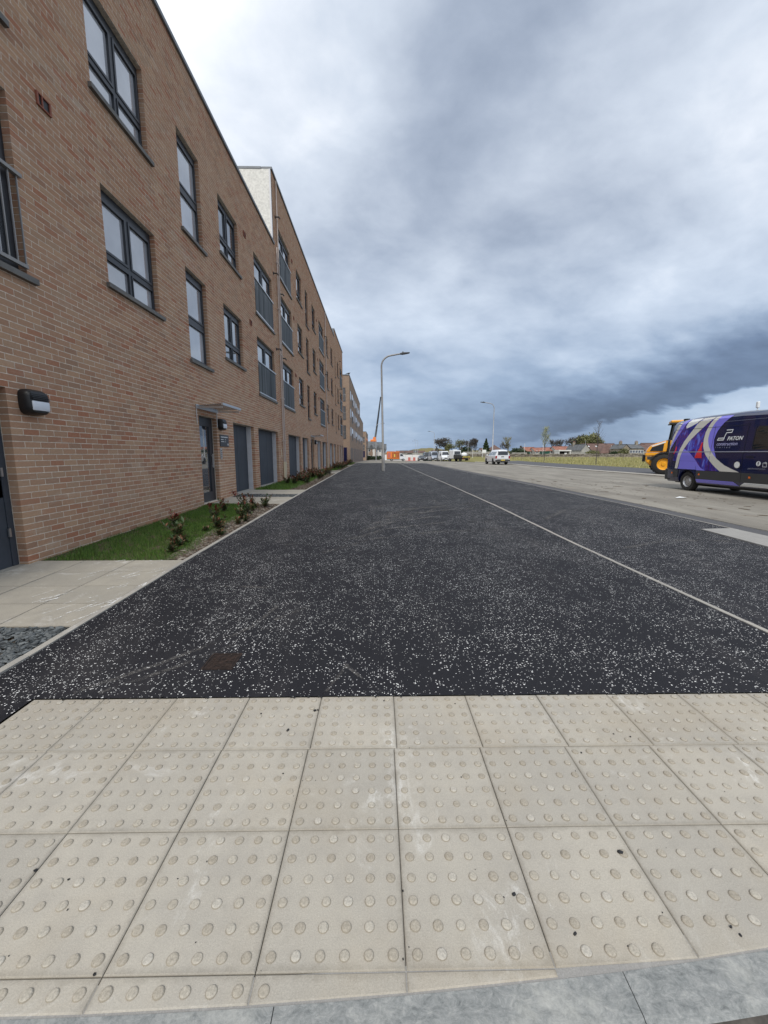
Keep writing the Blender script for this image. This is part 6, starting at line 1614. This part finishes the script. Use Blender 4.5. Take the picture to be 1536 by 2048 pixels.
def tree(px, Y, h, label, seed, spread=.9, depth=5, m='twig', cr=None, crn=0, group=None, tr=.022, minr=.025, nb=3, zoff=0, leafs=.3, bx_=None, trunk_m=None, wide=1.0):
    x = bx(px, Y) if bx_ is None else bx_; z = gz(x, Y) + zoff; r = empty('tree', (x, Y, z)); tag(r, label, 'tree', group)
    mb, tips = bare_tree(h, spread, depth, seed, nb=nb, tr=tr, minr=minr); mx_ = max(t.z for t in tips); s = h / mx_
    tips = [Vector((t.x * wide, t.y * wide, t.z)) for t in tips]; mb.v = [(a * s * wide, b * s * wide, c * s) for a, b, c in mb.v]; mb.build('trunk', M[trunk_m or m], r)
    if cr:
        T = np.array([tuple(t * s) for t in tips]); i = rng.integers(0, len(T), crn)
        o = scatter_mesh('crown', quad_v, quad_f, T[i] + rng.normal(0, leafs * 1.4, (crn, 3)), rng.uniform(.4, 1.2, crn) * leafs, M[cr], r, tilt=rng.uniform(-1, 1, crn))
    return r
tree(888, 190, 8.4, 'broad leafless tree with domed crown behind the parked vans', 3, 1.05, 6, minr=.035, cr='wood_far', crn=1300, leafs=.28, wide=1.5)
tree(922, 205, 7.5, 'budding yellow-green tree right of the domed bare one', 5, .7, 5, cr='lime', crn=700, leafs=.3)
tree(934, 195, 7.0, 'leafless tree just right of the yellow-green one', 8, .9, 5, cr='wood_far', crn=300)
tree(951, 190, 8.2, 'tall spindly leafless tree left of the conifer', 12, .8, 6, minr=.04)
tree(899, 180, 5.0, 'small bright green bush-like tree between the vans and bare trees', 21, .9, 4, cr='lime', crn=900, leafs=.3)
tree(1003, 210, 6.5, 'bare tree above the pickup roof, left', 31, .9, 5, cr='wood_far', crn=300)
tree(1015.5, 160, 7.5, 'slender pale young tree standing right of the pickup roof', 33, .35, 5, m='bark_pale', cr='bud', crn=150, leafs=.15)
tree(1148, 215, 10.4, 'grey leafless tree behind the red cottages', 41, .9, 6, minr=.05, cr='wood_far', crn=1200, leafs=.3)
tree(1120, 220, 8.5, 'low bare tree above the cottage roofs, left', 43, .9, 5, cr='wood_far', crn=500)
tree(1104, 225, 8.8, 'bare tree above the middle of the cottage row', 47, .9, 5, cr='wood_far', crn=500)
for i, (px, h) in enumerate(((1165, 9.9), (1176, 10.6), (1186, 10.0))):
    tree(px, 212 + i * 3, h, ('rounded olive-green tree left of its pair behind the barn roofs', 'rounded olive-green tree, tallest of three behind the barn roofs', 'rounded olive-green tree at the right of three behind the barns')[i], 50 + i, 1.0, 5, cr='lime', crn=2600, leafs=.5, m='bark')
# young street trees at the field edge
def young_tree(x, y, h, label, seed, buds):
    rnd = random.Random(seed); r = empty('tree', (x, y, gz(x, y))); tag(r, label, 'tree'); mb = MB(); tips = []
    mb.tube([(0, 0, -.1), (.01, 0, h * .35), (.0, .02, h * .7), (.03, 0, h)], [.05, .04, .022, .008], 7)
    for i in range(34):
        z = h * rnd.uniform(.36, .95); a = rnd.uniform(0, 6.28); L = (h - z) * .30 + .28; p = Vector((0, 0, z)); pts = [p]
        for k in range(1, 4):
            f = k / 3; p = Vector((math.cos(a), math.sin(a), 0)) * L * .55 * f ** .8 + Vector((rnd.gauss(0, .03), rnd.gauss(0, .03), z + L * f)); pts.append(p); tips.append(p)
            if k > 1:
                b_ = a + rnd.uniform(-1.3, 1.3); e = p + Vector((math.cos(b_) * .16, math.sin(b_) * .16, .24)); mb.tube([p, e], [.008, .005], 3, cap=False); tips.append(e)
        mb.tube(pts, [.014, .011, .008, .006], 4, cap=False)
    mb.build('trunk', M['bark'], r)
    if buds:
        T = np.array([tuple(t) for t in tips]); i = rng.integers(0, len(T), buds)
        scatter_mesh('buds', quad_v, quad_f, T[i] + rng.normal(0, .09, (buds, 3)), rng.uniform(.025, .07, buds), M['bud'], r, tilt=rng.uniform(-1, 1, buds))
young_tree(24.8, 59.5, 5.0, 'slim young street tree with pale buds at the field edge', 61, 1500)
young_tree(25.9, 47.2, 5.0, 'slim dark bare young street tree at the field edge', 66, 0)
# conifer and evergreen bushes
def conifer(px, Y, h, w, label):
    x = bx(px, Y); r = empty('conifer', (x, Y, gz(x, Y))); tag(r, label, 'tree'); q = MB(); q.tube([(0, 0, 0), (0, 0, h * .95)], [.2, .03], 6); q.build('trunk', M['bark'], r)
    n = 1500; t = rng.random(n); a = rng.uniform(0, 6.28, n); rad = w / 2 * (1 - t) * (.5 + .5 * rng.random(n)) * (1 + .25 * np.sin(t * 40))
    scatter_mesh('crown', quad_v, quad_f, np.c_[rad * np.cos(a), rad * np.sin(a), h * (.12 + .88 * t)], rng.uniform(.2, .55, n), M['ever'], r, tilt=rng.uniform(-.8, .8, n))
conifer(970, 185, 7.5, 4.6, 'dark pointed conifer left of the pale lamp column')
def bush(px, Y, w, h, label, m='ever', z=None, n=900, name='bush'):
    x = bx(px, Y); r = empty(name, (x, Y, gz(x, Y) if z is None else z)); tag(r, label, 'bush')
    st = MB()
    for k in range(5): a = k * 1.25; st.tube([(0, 0, 0), (math.cos(a) * w * .3, math.sin(a) * w * .3, h * .7)], [.08, .03], 4)
    st.build('stem', M['bark'], r)
    d = rng.normal(0, 1, (n, 3)); d /= np.linalg.norm(d, axis=1)[:, None]; rr = rng.random(n) ** .35 * (1 + .22 * np.sin(d[:, 0] * 6) * np.cos(d[:, 2] * 5))
    P = d * rr[:, None] * np.array([w / 2, w / 2.4, h / 2]) + np.array([0, 0, h / 2])
    scatter_mesh('foliage', quad_v, quad_f, P, rng.uniform(.12, .35, n) * max(.8, h / 3), M[m], r, tilt=rng.uniform(-1.2, 1.2, n))
bush(1031, 135, 4.6, 2.7, 'dark evergreen bush right of the pickup, larger left part'); bush(1040, 133, 4.2, 2.3, 'dark evergreen bush nearest the left cottage'); bush(1048, 136, 3.0, 1.6, 'small evergreen shrub by the smaller green container')
bush(930, 170, 4.5, 3.6, 'dark evergreen bush behind the tipper'); bush(911, 175, 5, 2.6, 'yellow-green bush behind the tipper cab', 'lime'); bush(1247, 140, 3.4, 2.6, 'brown-green bush against the farmhouse gable', 'lime')
bush(1184, 145, 5, 1.9, 'olive bush by the garden wall behind the bare young tree', 'lime'); bush(1229, 150, 4, 1.6, 'dark bush in front of the hipped barn')
for i, px in enumerate((738, 744, 751, 758, 768, 772)):
    bush(px, 150 + i, 3.2, 1.6, ('low hedge bush by the far brick block', 'low hedge bush below the first far house', 'low hedge bush left of the distant lamp column', 'low hedge bush left of the tall lamp column', 'low hedge bush right of the tall lamp column', 'low hedge bush left of the orange truck')[i], 'ever', n=350)
# field tufts
n = 26000; y = 26 + 84 * rng.random(n) ** 1.2; x = 24.8 + rng.random(n) * (y * 1.05)
z = np.interp(y, [p[0] for p in ZF], [p[1] for p in ZF]); s = rng.uniform(.10, .30, n)
o = scatter_mesh('pasture_grass', blade_v, blade_f, np.c_[x, y, z - .02], np.c_[s * .5, s * rng.uniform(0, 1, n), s], M['tuft']); tag(o, kind='stuff', label='rough yellow-green pasture grass', cat='grass')
# posts and signs in the field edge beyond the tipper
for i, (px, Y, py, m) in enumerate(((934.5, 90, 883, 'galv'), (944, 100, 897, 'hoard'), (963, 100, 896, 'hoard'), (1047, 120, 888, 'hoard'), (1084, 130, 885, 'hoard'), (1168, 118, 882, 'galv'))):
    x = bx(px, Y); z = gz(x, Y); h = zz_(py, Y) - z
    simple('post', lambda q: (q.tube([(0, 0, -.2), (0, 0, h)], .05, 8), q.lathe([(0, .05), (.06, .03), (.07, .001)], 'z', (0, 0, h), 8)), M[m], ('thin grey pole right of the tipper truck', 'short pale post behind the tipper, nearer the truck', 'short pale post nearest the conifer', 'thin white pole at the left end of the cottages', 'thin white pole beside the budding young tree', 'thin pole rising before the pale gable')[i], 'post', (x, Y, z))
x = bx(967, 96); sgn = empty('site_sign', (x, 96, gz(x, 96))); tag(sgn, 'small white board on two posts left of the pickup', 'sign')
q = MB(); q.rbox(-.45, .45, -.03, .0, 1.2, 1.9, .01); q.build('board', M['print_white'], sgn); q = MB(); q.box(-.35, -.28, .01, .08, -.2, 1.8); q.box(.28, .35, .01, .08, -.2, 1.8); q.build('post', M['galv'], sgn)
# low timber rail at the field edge
fr = empty('rail_fence', (0, 0, 0)); tag(fr, 'low timber knee-rail fence along the pale verge behind the pickup', 'fence')
for i in range(26):
    x = 24.9 + i * 1.8; y = 84; z = gz(x, y); q = MB(); q.box(x - .05, x + .05, y, y + .1, z - .2, z + .55); q.build('post', M['stonewall'], fr)
    q = MB(); q.box(x + .06, x + 1.74, y + .02, y + .08, z + .38, z + .5); q.build('rail', M['stonewall'], fr)
# roadside debris: small flattened clods on the dusty road
n = 320; x = rng.uniform(7.2, 12, n); y = rng.uniform(5, 22, n); s = rng.uniform(.015, .07, n) * (rng.random(n) ** 2 + .3)
o = scatter_mesh('road_debris', IV1, IF, np.c_[x, y, zs(x, y)], np.c_[s * rng.uniform(1, 4, n), s, s * .25], [M['soil'], M['stone_bit']], mi=(rng.random(n) < .35).astype(int)); tag(o, kind='stuff', label='clods and grit strewn on the dusty road', cat='debris')
tag(simple('paper_scrap', lambda q: q.poly([(-.16, -.05, .02), (.1, -.08, .035), (.2, .03, .012), (.02, .09, .05), (-.14, .05, .018)]), M['print_white'], 'crumpled white paper scrap lying on the dusty road', 'litter', (9.3, 12.0, gz(9.3, 12))))
